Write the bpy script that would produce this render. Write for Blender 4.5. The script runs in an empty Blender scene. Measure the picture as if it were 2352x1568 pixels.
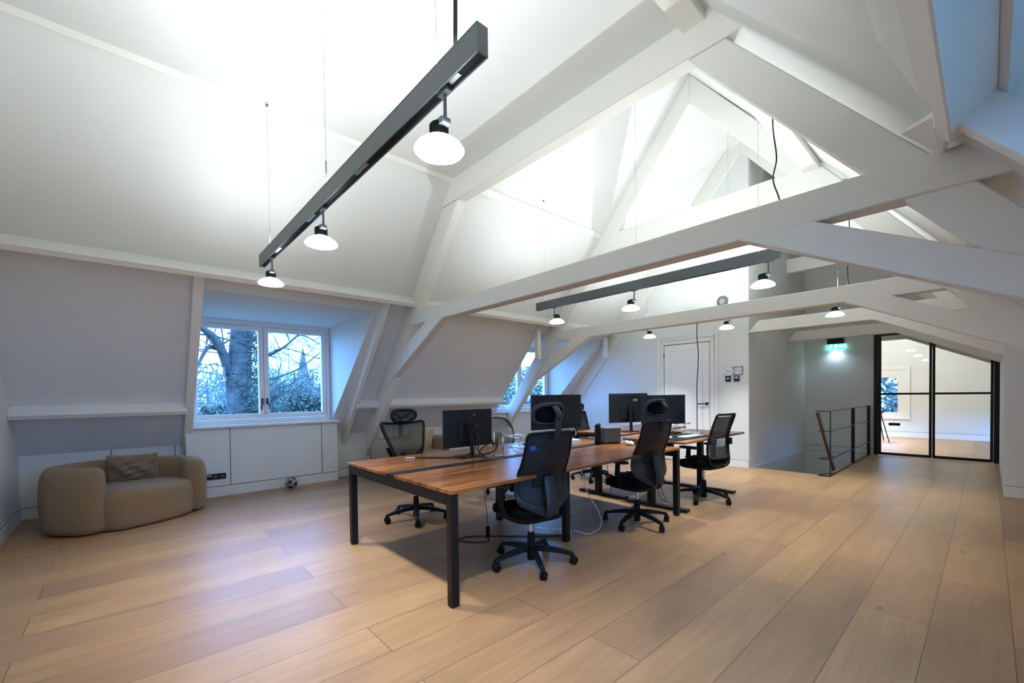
import bpy, bmesh, math, random
from mathutils import Vector, Matrix
sc = bpy.context.scene
COL = sc.collection
PI = math.pi
rad = math.radians

# ------------------------------------------------------------------ camera
F, CX, CY, EYE = 986.0, 1164.9, 923.55, 1.38
yaw, pitch, roll = rad(48.31), rad(-1.05), rad(-0.77)
fw = Vector((math.cos(yaw)*math.cos(pitch), math.sin(yaw)*math.cos(pitch), math.sin(pitch)))
rt = Vector((math.sin(yaw), -math.cos(yaw), 0)); up = rt.cross(fw)
r2 = math.cos(roll)*rt + math.sin(roll)*up; u2 = -math.sin(roll)*rt + math.cos(roll)*up
cam_data = bpy.data.cameras.new('camera'); cam = bpy.data.objects.new('camera', cam_data); COL.objects.link(cam)
cam.matrix_world = Matrix(((r2.x, u2.x, -fw.x, 0), (r2.y, u2.y, -fw.y, 0), (r2.z, u2.z, -fw.z, EYE), (0, 0, 0, 1)))
cam_data.sensor_fit = 'HORIZONTAL'; cam_data.sensor_width = 36; cam_data.lens = F*36/2352
cam_data.shift_x = (1176-CX)/2352; cam_data.shift_y = (CY-784)/2352
cam_data.clip_start = 0.05; cam_data.clip_end = 500
sc.camera = cam

# ------------------------------------------------------------------ sky, exposure
SKY = (0.25, 1.12, 3.0); SKY_GAIN = 5.3
LAMP_COL = (0.905, 0.985, 0.985); LAMP_STR = 19.0; DOWN_W = 200.0; UP_W = 29.0
world = bpy.data.worlds.new('sky'); sc.world = world; world.use_nodes = True
wn = world.node_tree; wn.nodes.clear()
wo = wn.nodes.new('ShaderNodeOutputWorld'); wb = wn.nodes.new('ShaderNodeBackground')
tc = wn.nodes.new('ShaderNodeTexCoord'); nz = wn.nodes.new('ShaderNodeTexNoise'); nz.inputs['Scale'].default_value = 3
rmp = wn.nodes.new('ShaderNodeValToRGB')
rmp.color_ramp.elements[0].position = 0.35; rmp.color_ramp.elements[0].color = (SKY[0]/3, SKY[1]/3, SKY[2]/3, 1)
rmp.color_ramp.elements[1].position = 0.7; rmp.color_ramp.elements[1].color = (SKY[0]*2.6/3, SKY[1]*1.2/3, SKY[2]*1.05/3, 1)
wn.links.new(tc.outputs['Generated'], nz.inputs['Vector']); wn.links.new(nz.outputs['Fac'], rmp.inputs['Fac'])
wn.links.new(rmp.outputs['Color'], wb.inputs['Color']); wb.inputs['Strength'].default_value = 3*SKY_GAIN
wn.links.new(wb.outputs[0], wo.inputs[0])
vs = sc.view_settings
vs.view_transform = 'Standard'; vs.look = 'None'; vs.exposure = 0.0; vs.gamma = 1.0; vs.use_curve_mapping = False
cy = sc.cycles
cy.max_bounces = 8; cy.diffuse_bounces = 5; cy.glossy_bounces = 3; cy.transparent_max_bounces = 12; cy.transmission_bounces = 4
cy.caustics_reflective = False; cy.caustics_refractive = False; cy.sample_clamp_indirect = 6.0
cy.use_denoising = True

# ------------------------------------------------------------------ materials
MATS = {}
def mat(name, col, rough=0.5, metal=0.0, spec=0.5, bump=0.0, bscale=40, emis=None, estr=0.0, var=0.0, vscale=6, stretch=None, sheen=0.0):
    m = bpy.data.materials.new(name); m.use_nodes = True; nt = m.node_tree; b = nt.nodes['Principled BSDF']
    b.inputs['Base Color'].default_value = (*col, 1); b.inputs['Roughness'].default_value = rough
    b.inputs['Metallic'].default_value = metal; b.inputs['Specular IOR Level'].default_value = spec
    if sheen: b.inputs['Sheen Weight'].default_value = sheen
    if emis: b.inputs['Emission Color'].default_value = (*emis, 1); b.inputs['Emission Strength'].default_value = estr
    if bump or var:
        t = nt.nodes.new('ShaderNodeTexCoord'); mp = nt.nodes.new('ShaderNodeMapping')
        if stretch: mp.inputs['Scale'].default_value = stretch
        nt.links.new(t.outputs['Object'], mp.inputs['Vector'])
        if bump:
            n = nt.nodes.new('ShaderNodeTexNoise'); n.inputs['Scale'].default_value = bscale; n.inputs['Detail'].default_value = 4
            bp = nt.nodes.new('ShaderNodeBump'); bp.inputs['Strength'].default_value = bump; bp.inputs['Distance'].default_value = 0.01
            nt.links.new(mp.outputs[0], n.inputs['Vector']); nt.links.new(n.outputs['Fac'], bp.inputs['Height']); nt.links.new(bp.outputs[0], b.inputs['Normal'])
        if var:
            n = nt.nodes.new('ShaderNodeTexNoise'); n.inputs['Scale'].default_value = vscale; n.inputs['Detail'].default_value = 5
            r = nt.nodes.new('ShaderNodeValToRGB')
            r.color_ramp.elements[0].position = 0.3; r.color_ramp.elements[0].color = tuple(c*(1-var) for c in col)+(1,)
            r.color_ramp.elements[1].position = 0.7; r.color_ramp.elements[1].color = tuple(min(1, c*(1+var)) for c in col)+(1,)
            nt.links.new(mp.outputs[0], n.inputs['Vector']); nt.links.new(n.outputs['Fac'], r.inputs['Fac']); nt.links.new(r.outputs[0], b.inputs['Base Color'])
    MATS[name] = m; return m
WALL = mat('wall_paint', (0.72, 0.735, 0.73), 0.75, bump=0.03, bscale=120)
BEAM = mat('beam_paint', (0.80, 0.79, 0.75), 0.55, bump=0.18, bscale=14, stretch=(3, 1, 6))
TRIM = mat('trim_paint', (0.80, 0.80, 0.79), 0.45)
GAP = mat('shadow_gap', (0.08, 0.08, 0.08), 0.9)
BLACK = mat('black_steel', (0.006, 0.006, 0.007), 0.45, spec=0.3, bump=0.02, bscale=200)
PLAS = mat('black_plastic', (0.006, 0.0065, 0.007), 0.55, spec=0.2, bump=0.05, bscale=300)
GPLAS = mat('grey_plastic', (0.016, 0.019, 0.022), 0.45, spec=0.35, bump=0.04, bscale=300)
FAB = mat('black_fabric', (0.004, 0.004, 0.005), 0.95, spec=0.1, bump=0.3, bscale=400)
CHROME = mat('chrome', (0.75, 0.76, 0.78), 0.18, 1.0)
ALU = mat('aluminium', (0.70, 0.72, 0.74), 0.32, 1.0)
TRACK = mat('track_grey', (0.12, 0.145, 0.155), 0.42, 0.3)
WHITEP = mat('white_plastic', (0.8, 0.8, 0.8), 0.4)
SCREEN = mat('screen_glass', (0.010, 0.014, 0.020), 0.22, spec=0.6)
MONB = mat('monitor_shell', (0.010, 0.012, 0.015), 0.36, spec=0.4)
SOFA = mat('boucle', (0.25, 0.158, 0.083), 0.95, bump=0.7, bscale=260, var=0.35, vscale=170, sheen=0.15)
CUSH = mat('cushion_velvet', (0.19, 0.13, 0.08), 0.85, bump=0.3, bscale=30, var=0.12, vscale=12, sheen=0.3)
CUSH2 = mat('cushion_sand', (0.44, 0.32, 0.19), 0.9, bump=0.3, bscale=30, sheen=0.3)
WOODR = mat('handrail_wood', (0.16, 0.075, 0.032), 0.45, var=0.4, vscale=12, stretch=(1, 8, 1))
GREENF = mat('green_fabric', (0.012, 0.035, 0.012), 0.95, bump=0.3, bscale=300)
PURPF = mat('purple_fabric', (0.035, 0.02, 0.13), 0.95, bump=0.3, bscale=300)
BLUEL = mat('blue_label', (0.02, 0.09, 0.28), 0.5)
PAPER = mat('paper', (0.75, 0.78, 0.8), 0.6)
INK = mat('ink', (0.05, 0.09, 0.14), 0.7)
GREYD = mat('speaker_grey', (0.10, 0.11, 0.115), 0.6, bump=0.2, bscale=300)
LOGO = mat('logo_silver', (0.6, 0.62, 0.64), 0.35, 0.2)
BARK = mat('bark', (0.06, 0.055, 0.05), 0.95, bump=0.8, bscale=6, var=0.5, vscale=3)
TWIG = mat('twig', (0.05, 0.045, 0.042), 0.95)
LEAF = mat('ivy_leaf', (0.06, 0.08, 0.055), 0.8, var=0.5, vscale=3)
LEAF2 = mat('shrub_leaf', (0.12, 0.14, 0.11), 0.9, var=0.5, vscale=1.5)
STONE = mat('church_stone', (0.10, 0.10, 0.11), 0.9, var=0.2)
GRASS = mat('grass', (0.05, 0.08, 0.03), 0.95, var=0.4, vscale=0.5)
EXITG = mat('exit_green', (0.05, 0.6, 0.35), 0.5, emis=(0.05, 0.85, 0.5), estr=2.5)
EXITW = mat('exit_white', (0.9, 1.0, 0.95), 0.5, emis=(0.8, 1.0, 0.95), estr=6)
EXITL = mat('exit_lamp', (0.9, 0.95, 1.0), 0.5, emis=(0.62, 0.86, 1.0), estr=45)
def lampmat():
    m = bpy.data.materials.new('lamp_glass'); m.use_nodes = True; nt = m.node_tree; nt.nodes.clear()
    o = nt.nodes.new('ShaderNodeOutputMaterial'); e = nt.nodes.new('ShaderNodeEmission')
    e.inputs['Color'].default_value = (*LAMP_COL, 1); e.inputs['Strength'].default_value = LAMP_STR
    nt.links.new(e.outputs[0], o.inputs[0]); return m
LAMP = lampmat()
def glassmat(name, tint=(0.96, 0.98, 0.98)):
    m = bpy.data.materials.new(name); m.use_nodes = True; nt = m.node_tree; nt.nodes.clear()
    o = nt.nodes.new('ShaderNodeOutputMaterial'); mx = nt.nodes.new('ShaderNodeMixShader')
    t = nt.nodes.new('ShaderNodeBsdfTransparent'); t.inputs[0].default_value = (*tint, 1)
    g = nt.nodes.new('ShaderNodeBsdfGlossy'); g.inputs['Roughness'].default_value = 0.02
    f = nt.nodes.new('ShaderNodeFresnel'); f.inputs['IOR'].default_value = 1.5
    ge = nt.nodes.new('ShaderNodeNewGeometry'); ma = nt.nodes.new('ShaderNodeMath'); ma.operation = 'MULTIPLY_ADD'; ma.inputs[1].default_value = -1; ma.inputs[2].default_value = 1
    mu = nt.nodes.new('ShaderNodeMath'); mu.operation = 'MULTIPLY'; nt.links.new(ge.outputs['Backfacing'], ma.inputs[0]); nt.links.new(ma.outputs[0], mu.inputs[0]); nt.links.new(f.outputs[0], mu.inputs[1])
    nt.links.new(mu.outputs[0], mx.inputs[0]); nt.links.new(t.outputs[0], mx.inputs[1]); nt.links.new(g.outputs[0], mx.inputs[2])
    nt.links.new(mx.outputs[0], o.inputs[0]); return m
GLASS = glassmat('window_glass')
def meshmat(name, col, clear):
    m = bpy.data.materials.new(name); m.use_nodes = True; nt = m.node_tree
    b = nt.nodes['Principled BSDF']; b.inputs['Base Color'].default_value = (*col, 1); b.inputs['Roughness'].default_value = 0.6
    o = nt.nodes['Material Output']; mx = nt.nodes.new('ShaderNodeMixShader'); t = nt.nodes.new('ShaderNodeBsdfTransparent')
    mx.inputs[0].default_value = clear
    nt.links.new(b.outputs[0], mx.inputs[1]); nt.links.new(t.outputs[0], mx.inputs[2]); nt.links.new(mx.outputs[0], o.inputs[0]); return m
NET = meshmat('net_black', (0.005, 0.005, 0.006), 0.09)
NET_C = meshmat('net_clear', (0.05, 0.058, 0.06), 0.50)
NET_D = meshmat('net_dense', (0.02, 0.025, 0.03), 0.22)

def woodfloor():
    m = bpy.data.materials.new('oak_floor'); m.use_nodes = True; nt = m.node_tree; L = nt.links; N = nt.nodes.new
    b = nt.nodes['Principled BSDF']
    t = N('ShaderNodeTexCoord'); mp = N('ShaderNodeMapping'); mp.inputs['Location'].default_value = (-2.85+2.43*2+0.9, -0.225+0.32*10, 0)
    L.new(t.outputs['Object'], mp.inputs['Vector'])
    br = N('ShaderNodeTexBrick'); br.inputs['Scale'].default_value = 1.0; br.inputs['Brick Width'].default_value = 2.43; br.inputs['Row Height'].default_value = 0.32
    br.inputs['Mortar Size'].default_value = 0.0022; br.inputs['Mortar Smooth'].default_value = 0.1; br.inputs['Bias'].default_value = 0
    br.offset = 0.37; br.inputs['Color1'].default_value = (0, 0, 0, 1); br.inputs['Color2'].default_value = (1, 1, 1, 1); br.inputs['Mortar'].default_value = (0.5, 0.5, 0.5, 1)
    L.new(mp.outputs[0], br.inputs['Vector'])
    ramp = N('ShaderNodeValToRGB'); e = ramp.color_ramp.elements
    e[0].position = 0.0; e[0].color = (0.292, 0.160, 0.083, 1); e[1].position = 1.0; e[1].color = (0.371, 0.213, 0.105, 1)
    for p, c in ((0.12, (0.285, 0.158, 0.090, 1)), (0.25, (0.337, 0.190, 0.096, 1)), (0.5, (0.314, 0.175, 0.091, 1)), (0.75, (0.356, 0.204, 0.100, 1))):
        q = e.new(p); q.color = c
    L.new(br.outputs['Color'], ramp.inputs['Fac'])
    # grain: stretched noise, offset per board
    sep = N('ShaderNodeSeparateColor'); L.new(br.outputs['Color'], sep.inputs[0])
    addv = N('ShaderNodeVectorMath'); addv.operation = 'ADD'
    cmb = N('ShaderNodeCombineXYZ'); mul = N('ShaderNodeMath'); mul.operation = 'MULTIPLY'; mul.inputs[1].default_value = 37.0
    L.new(sep.outputs[0], mul.inputs[0]); L.new(mul.outputs[0], cmb.inputs[2]); L.new(mul.outputs[0], cmb.inputs[0])
    L.new(t.outputs['Object'], addv.inputs[0]); L.new(cmb.outputs[0], addv.inputs[1])
    m2 = N('ShaderNodeMapping'); m2.inputs['Scale'].default_value = (0.55, 9.0, 1.0); L.new(addv.outputs[0], m2.inputs['Vector'])
    n1 = N('ShaderNodeTexNoise'); n1.inputs['Scale'].default_value = 3.0; n1.inputs['Detail'].default_value = 8; n1.inputs['Roughness'].default_value = 0.62; n1.inputs['Distortion'].default_value = 0.8
    L.new(m2.outputs[0], n1.inputs['Vector'])
    m3 = N('ShaderNodeMapping'); m3.inputs['Scale'].default_value = (1.1, 2.6, 1.0); L.new(addv.outputs[0], m3.inputs['Vector'])
    n2 = N('ShaderNodeTexNoise'); n2.inputs['Scale'].default_value = 1.4; n2.inputs['Detail'].default_value = 3; L.new(m3.outputs[0], n2.inputs['Vector'])
    g1 = N('ShaderNodeMapRange'); g1.inputs[1].default_value = 0.25; g1.inputs[2].default_value = 0.75; g1.inputs[3].default_value = 0.80; g1.inputs[4].default_value = 1.16
    L.new(n1.outputs['Fac'], g1.inputs[0])
    g2 = N('ShaderNodeMapRange'); g2.inputs[1].default_value = 0.3; g2.inputs[2].default_value = 0.7; g2.inputs[3].default_value = 0.88; g2.inputs[4].default_value = 1.1
    L.new(n2.outputs['Fac'], g2.inputs[0])
    mm = N('ShaderNodeMath'); mm.operation = 'MULTIPLY'; L.new(g1.outputs[0], mm.inputs[0]); L.new(g2.outputs[0], mm.inputs[1])
    # knots
    vo = N('ShaderNodeTexVoronoi'); vo.inputs['Scale'].default_value = 1.0
    m4 = N('ShaderNodeMapping'); m4.inputs['Scale'].default_value = (1.6, 3.2, 1); L.new(addv.outputs[0], m4.inputs['Vector']); L.new(m4.outputs[0], vo.inputs['Vector'])
    k = N('ShaderNodeMapRange'); k.inputs[1].default_value = 0.02; k.inputs[2].default_value = 0.075; k.inputs[3].default_value = 0.45; k.inputs[4].default_value = 1.0
    L.new(vo.outputs['Distance'], k.inputs[0])
    mk = N('ShaderNodeMath'); mk.operation = 'MULTIPLY'; L.new(mm.outputs[0], mk.inputs[0]); L.new(k.outputs[0], mk.inputs[1])
    sc_ = N('ShaderNodeVectorMath'); sc_.operation = 'SCALE'; L.new(ramp.outputs[0], sc_.inputs[0]); L.new(mk.outputs[0], sc_.inputs['Scale'])
    seam = N('ShaderNodeMix'); seam.data_type = 'RGBA'; L.new(br.outputs['Fac'], seam.inputs[0]); L.new(sc_.outputs[0], seam.inputs[6]); seam.inputs[7].default_value = (0.10, 0.06, 0.04, 1)
    L.new(seam.outputs[2], b.inputs['Base Color'])
    rr = N('ShaderNodeMapRange'); rr.inputs[3].default_value = 0.30; rr.inputs[4].default_value = 0.48; L.new(n1.outputs['Fac'], rr.inputs[0]); L.new(rr.outputs[0], b.inputs['Roughness'])
    bp = N('ShaderNodeBump'); bp.inputs['Strength'].default_value = 0.12; bp.inputs['Distance'].default_value = 0.01
    L.new(n1.outputs['Fac'], bp.inputs['Height']); L.new(bp.outputs[0], b.inputs['Normal'])
    b.inputs['Specular IOR Level'].default_value = 0.4
    return m
OAK = woodfloor()
def deskwood():
    m = bpy.data.materials.new('cherry_laminate'); m.use_nodes = True; nt = m.node_tree; L = nt.links; N = nt.nodes.new
    b = nt.nodes['Principled BSDF']; t = N('ShaderNodeTexCoord'); mp = N('ShaderNodeMapping'); mp.inputs['Scale'].default_value = (0.6, 9, 1)
    L.new(t.outputs['Object'], mp.inputs['Vector'])
    n1 = N('ShaderNodeTexNoise'); n1.inputs['Scale'].default_value = 1.6; n1.inputs['Detail'].default_value = 5; n1.inputs['Roughness'].default_value = 0.5; n1.inputs['Distortion'].default_value = 0.4; L.new(mp.outputs[0], n1.inputs['Vector'])
    r = N('ShaderNodeValToRGB'); e = r.color_ramp.elements
    e[0].position = 0.33; e[0].color = (0.070, 0.022, 0.008, 1); e[1].position = 0.70; e[1].color = (0.33, 0.125, 0.042, 1)
    q = e.new(0.5); q.color = (0.21, 0.072, 0.022, 1)
    L.new(n1.outputs['Fac'], r.inputs['Fac']); L.new(r.outputs[0], b.inputs['Base Color']); b.inputs['Roughness'].default_value = 0.27
    return m
DESK = deskwood()

# ------------------------------------------------------------------ mesh helpers
def new(): return bmesh.new()
def obj(name, bm, m, parent=None, loc=None, smooth=False, bevel=0.0, seg=2, auto=None):
    bmesh.ops.remove_doubles(bm, verts=bm.verts, dist=1e-6)
    bmesh.ops.recalc_face_normals(bm, faces=bm.faces)
    if bevel:
        eds = [e for e in bm.edges if len(e.link_faces) == 2 and e.calc_face_angle(0) > 0.6]
        bmesh.ops.bevel(bm, geom=eds, offset=bevel, segments=seg, affect='EDGES', profile=0.5, clamp_overlap=True)
    me = bpy.data.meshes.new(name); bm.to_mesh(me); bm.free()
    if isinstance(m, (list, tuple)):
        for k in m: me.materials.append(k)
    else: me.materials.append(m)
    if smooth:
        for p in me.polygons: p.use_smooth = True
        if auto is not None: me.set_sharp_from_angle(angle=rad(auto))
    o = bpy.data.objects.new(name, me); COL.objects.link(o)
    if loc: o.location = loc
    if parent: o.parent = parent
    return o
def tag(o, label, cat, group=None, kind=None):
    o['label'] = label
    if cat: o['category'] = cat
    if group: o['group'] = group
    if kind: o['kind'] = kind
    return o
def empty(name, loc=(0, 0, 0), rz=0.0):
    o = bpy.data.objects.new(name, None); COL.objects.link(o); o.location = loc; o.rotation_euler = (0, 0, rz); o.empty_display_size = 0.1
    return o
def struct(name, bm, m, parent=None, label=None, **k):
    o = obj(name, bm, m, parent, **k)
    if not parent: o['kind'] = 'structure'
    if label: o['label'] = label
    return o
def copytree(o, parent=None):
    c = o.copy(); COL.objects.link(c)
    if parent: c.parent = parent
    for ch in list(o.children): copytree(ch, c)
    return c
def box(bm, x0, x1, y0, y1, z0, z1, mi=0):
    v = [bm.verts.new(p) for p in ((x0, y0, z0), (x1, y0, z0), (x1, y1, z0), (x0, y1, z0), (x0, y0, z1), (x1, y0, z1), (x1, y1, z1), (x0, y1, z1))]
    for f in ((0, 3, 2, 1), (4, 5, 6, 7), (0, 1, 5, 4), (1, 2, 6, 5), (2, 3, 7, 6), (3, 0, 4, 7)):
        bm.faces.new([v[i] for i in f]).material_index = mi
def boxm(bm, M, sx, sy, sz):
    v = [bm.verts.new(M @ Vector((a*sx/2, b*sy/2, c*sz/2))) for a, b, c in ((-1, -1, -1), (1, -1, -1), (1, 1, -1), (-1, 1, -1), (-1, -1, 1), (1, -1, 1), (1, 1, 1), (-1, 1, 1))]
    for f in ((0, 3, 2, 1), (4, 5, 6, 7), (0, 1, 5, 4), (1, 2, 6, 5), (2, 3, 7, 6), (3, 0, 4, 7)):
        bm.faces.new([v[i] for i in f])
def prism(bm, A, B):
    a = [bm.verts.new(p) for p in A]; b = [bm.verts.new(p) for p in B]; n = len(a)
    bm.faces.new(a); bm.faces.new(b[::-1])
    for i in range(n): bm.faces.new((a[i], b[i], b[(i+1) % n], a[(i+1) % n]))
def prx(bm, pts, x0, x1): prism(bm, [(x0, y, z) for y, z in pts], [(x1, y, z) for y, z in pts])
def pry(bm, pts, y0, y1): prism(bm, [(x, y0, z) for x, z in pts], [(x, y1, z) for x, z in pts])
def prz(bm, pts, z0, z1): prism(bm, [(x, y, z0) for x, y in pts], [(x, y, z1) for x, y in pts])
def spline(pts, n=8, closed=False):
    P = [Vector(p) for p in pts]; out = []; m = len(P)
    rng = range(m) if closed else range(m-1)
    for i in rng:
        if closed: a, b, c, d = P[(i-1) % m], P[i], P[(i+1) % m], P[(i+2) % m]
        else: a, b, c, d = P[max(i-1, 0)], P[i], P[i+1], P[min(i+2, m-1)]
        for k in range(n):
            t = k/n
            out.append(0.5*((2*b)+(c-a)*t+(2*a-5*b+4*c-d)*t*t+(3*b-a-3*c+d)*t**3))
    if not closed: out.append(P[-1].copy())
    return out
def tube(bm, pts, r, seg=8, closed=False, cap=True, flat=1.0, upv=None):
    """sweep an ellipse along pts; r float or list; flat scales the second axis; upv fixes the first axis"""
    P = [Vector(p) for p in pts]; n = len(P)
    R = r if isinstance(r, (list, tuple)) else [r]*n
    rings = []; prev = None
    for i in range(n):
        if closed: d = P[(i+1) % n]-P[(i-1) % n]
        else: d = P[min(i+1, n-1)]-P[max(i-1, 0)]
        if d.length < 1e-9: d = Vector((0, 0, 1))
        d.normalize()
        if upv is not None: a = Vector(upv) - d*d.dot(Vector(upv))
        elif prev is None: a = d.orthogonal()
        else: a = prev - d*d.dot(prev)
        if a.length < 1e-6: a = d.orthogonal()
        a.normalize(); prev = a; b = d.cross(a)
        rings.append([bm.verts.new(P[i]+a*(R[i]*math.cos(2*PI*k/seg))+b*(R[i]*flat*math.sin(2*PI*k/seg))) for k in range(seg)])
    rr = range(n) if closed else range(n-1)
    for i in rr:
        A, B = rings[i], rings[(i+1) % n]
        for k in range(seg): bm.faces.new((A[k], A[(k+1) % seg], B[(k+1) % seg], B[k]))
    if cap and not closed: bm.faces.new(rings[0][::-1]); bm.faces.new(rings[-1])
def ribbon(bm, P, th, wd, upv=(0, 1, 0), seg=12):
    rings = []; n = len(P)
    for i in range(n):
        d = (P[min(i+1, n-1)]-P[max(i-1, 0)]).normalized(); a = Vector(upv)-d*d.dot(Vector(upv)); a.normalize(); b = d.cross(a)
        rings.append([bm.verts.new(P[i]+a*(th[i]*math.cos(2*PI*k/seg))+b*(wd[i]*math.sin(2*PI*k/seg))) for k in range(seg)])
    for A, B in zip(rings, rings[1:]):
        for k in range(seg): bm.faces.new((A[k], A[(k+1) % seg], B[(k+1) % seg], B[k]))
    bm.faces.new(rings[0][::-1]); bm.faces.new(rings[-1])
def cyl(bm, a, b, r, seg=16): tube(bm, [a, b], r, seg)
def lathe(bm, prof, c=(0, 0, 0), seg=32, M=None):
    rings = []
    for r, z in prof:
        ring = []
        for k in range(seg):
            p = Vector((r*math.cos(2*PI*k/seg), r*math.sin(2*PI*k/seg), z))
            p = M @ p if M else p+Vector(c)
            ring.append(bm.verts.new(p))
        rings.append(ring)
    for A, B in zip(rings, rings[1:]):
        for k in range(seg): bm.faces.new((A[k], A[(k+1) % seg], B[(k+1) % seg], B[k]))
    bm.faces.new(rings[0][::-1]); bm.faces.new(rings[-1])
def panel(bm, f, nu, nv, th):
    """thick closed sheet from f(u,v)->Vector, u,v in 0..1; thickness along the local normal"""
    G = [[f(i/nu, j/nv) for j in range(nv+1)] for i in range(nu+1)]
    Nn = [[None]*(nv+1) for _ in range(nu+1)]
    for i in range(nu+1):
        for j in range(nv+1):
            du = G[min(i+1, nu)][j]-G[max(i-1, 0)][j]; dv = G[i][min(j+1, nv)]-G[i][max(j-1, 0)]
            n = du.cross(dv); Nn[i][j] = n.normalized() if n.length > 1e-12 else Vector((0, 0, 1))
    A = [[bm.verts.new(G[i][j]+Nn[i][j]*th/2) for j in range(nv+1)] for i in range(nu+1)]
    B = [[bm.verts.new(G[i][j]-Nn[i][j]*th/2) for j in range(nv+1)] for i in range(nu+1)]
    for i in range(nu):
        for j in range(nv):
            bm.faces.new((A[i][j], A[i+1][j], A[i+1][j+1], A[i][j+1])); bm.faces.new((B[i][j], B[i][j+1], B[i+1][j+1], B[i+1][j]))
    for i in range(nu):
        bm.faces.new((A[i][0], B[i][0], B[i+1][0], A[i+1][0])); bm.faces.new((A[i][nv], A[i+1][nv], B[i+1][nv], B[i][nv]))
    for j in range(nv):
        bm.faces.new((A[0][j], A[0][j+1], B[0][j+1], B[0][j])); bm.faces.new((A[nu][j], B[nu][j], B[nu][j+1], A[nu][j+1]))
def sgn(a): return -1 if a < 0 else 1
def superell(bm, c, rx, ry, rz, e1=0.4, e2=0.5, nu=24, nv=14, warp=None):
    rows = []
    for j in range(1, nv):
        ph = -PI/2+PI*j/nv; row = []
        for i in range(nu):
            th = 2*PI*i/nu
            cp = abs(math.cos(ph))**e1; sp = sgn(math.sin(ph))*abs(math.sin(ph))**e1
            p = Vector((rx*cp*sgn(math.cos(th))*abs(math.cos(th))**e2, ry*cp*sgn(math.sin(th))*abs(math.sin(th))**e2, rz*sp))
            if warp: p = warp(p)
            row.append(bm.verts.new(p+Vector(c)))
        rows.append(row)
    for A, B in zip(rows, rows[1:]):
        for k in range(nu): bm.faces.new((A[k], A[(k+1) % nu], B[(k+1) % nu], B[k]))
    bm.faces.new(rows[0][::-1]); bm.faces.new(rows[-1])

# ------------------------------------------------------------------ the roof section
SL = 1.204; LN = math.hypot(1, SL)
UP = (-1/LN, SL/LN); IN = (-SL/LN, -1/LN)          # (Y,Z) up the left slope / into the room
def sec(u, p, side='L'):
    y = 6.627+u*UP[0]+p*IN[0]; z = 1.731+u*UP[1]+p*IN[1]
    return (y, z) if side == 'L' else (5.98-y, z)
def my(pts): return [(5.98-y, z) for y, z in pts]
U_KNEE = -1.27; U_PURL = 1.44; U_LOW = -0.53; U_CREASE = 3.145; U_RIDGE = 3.145+2.52
X0, XW, XE, XF = -0.93, 8.37, 11.9, 16.7
TH = 0.18

def roofpiece(name, x0, x1, ua, ub, side):
    bm = new(); q = [sec(ua, 0, side), sec(ub, 0, side), sec(ub, -TH, side), sec(ua, -TH, side)]
    prx(bm, q, x0, x1)
    return bm
def addroof(bm, x0, x1, ua, ub, side): prx(bm, [sec(ua, 0, side), sec(ub, 0, side), sec(ub, -TH, side), sec(ua, -TH, side)], x0, x1)
D1 = (0.66, 2.74); D2 = (6.10, 8.17); D3 = (0.55, 2.50)
U_D = 1.14
bm = new()
addroof(bm, X0-0.1, XF, U_D, U_RIDGE+0.1, 'L')
for a, b in ((X0-0.1, D1[0]), (D1[1], D2[0]), (D2[1], XF)): addroof(bm, a, b, U_KNEE-0.05, U_D, 'L')
for a, b in (D1, D2): addroof(bm, a, b, U_KNEE-0.05, -1.02, 'L')
struct('ceiling_left', bm, WALL, label='white sloping ceiling over the window side, with two dormer openings')
bm = new()
addroof(bm, X0-0.1, XF, 1.02, U_RIDGE+0.1, 'R')
for a, b in ((X0-0.1, D3[0]), (D3[1], XF)): addroof(bm, a, b, U_KNEE-0.05, 1.02, 'R')
addroof(bm, D3[0], D3[1], U_KNEE-0.05, -1.02, 'R')
struct('ceiling_right', bm, WALL, label='white sloping ceiling over the camera side')
# flat ceiling of the first bay, and the gable panel above the collar
bm = new(); box(bm, X0-0.1, 3.3, 1.36, 4.62, 4.15, 4.25)
struct('ceiling', bm, WALL, label='flat white ceiling between the two slopes of the first bay')
bm = new(); prx(bm, [(1.36, 4.2), (4.62, 4.2), (2.99, 6.15)], 3.26, 3.3); struct('wall_gable', bm, WALL)

# ------------------------------------------------------------------ floor
SX0, SX1, SY0, SY1 = 8.46, 11.9, 1.76, 2.87
bm = new()
box(bm, X0-0.1, SX0, -1.7, 7.6, -0.25, 0)
box(bm, SX0, XF+0.1, -1.7, SY0, -0.25, 0); box(bm, SX1+0.06, XF+0.1, SY0, 7.6, -0.25, 0)
struct('floor', bm, OAK, label='wide oak plank floor')
bm = new(); box(bm, SX0-0.5, SX1+0.5, SY0-0.6, SY1+0.4, -3.05, -2.95); struct('floor_below', bm, OAK)

# ------------------------------------------------------------------ walls
bm = new(); prx(bm, [(-1.7, -0.2), (7.6, -0.2), (7.6, 0.9), (2.99, 6.3), (-1.7, 0.9)], X0-0.12, X0); struct('wall_end', bm, WALL, label='white gable wall at the near end')
# knee walls
bm = new()
box(bm, X0, XW, 7.45, 7.6, 0, 0.80)
struct('wall_left', bm, WALL, label='low white knee wall under the window side slope')
bm = new()
for x in (-0.142, 0.50, 3.3, 4.4, 5.5): box(bm, x-0.004, x+0.004, 7.446, 7.452, 0.13, 0.74)
for x0, x1 in ((X0, 0.60), (2.62, 5.9)): box(bm, x0, x1, 7.446, 7.452, 0.126, 0.133)
struct('trim_1', bm, GAP, label='thin dark joints between the knee wall panels')
bm = new(); box(bm, X0, XE, -1.7, -1.47, 0, 0.80); struct('wall_right', bm, WALL)
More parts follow.
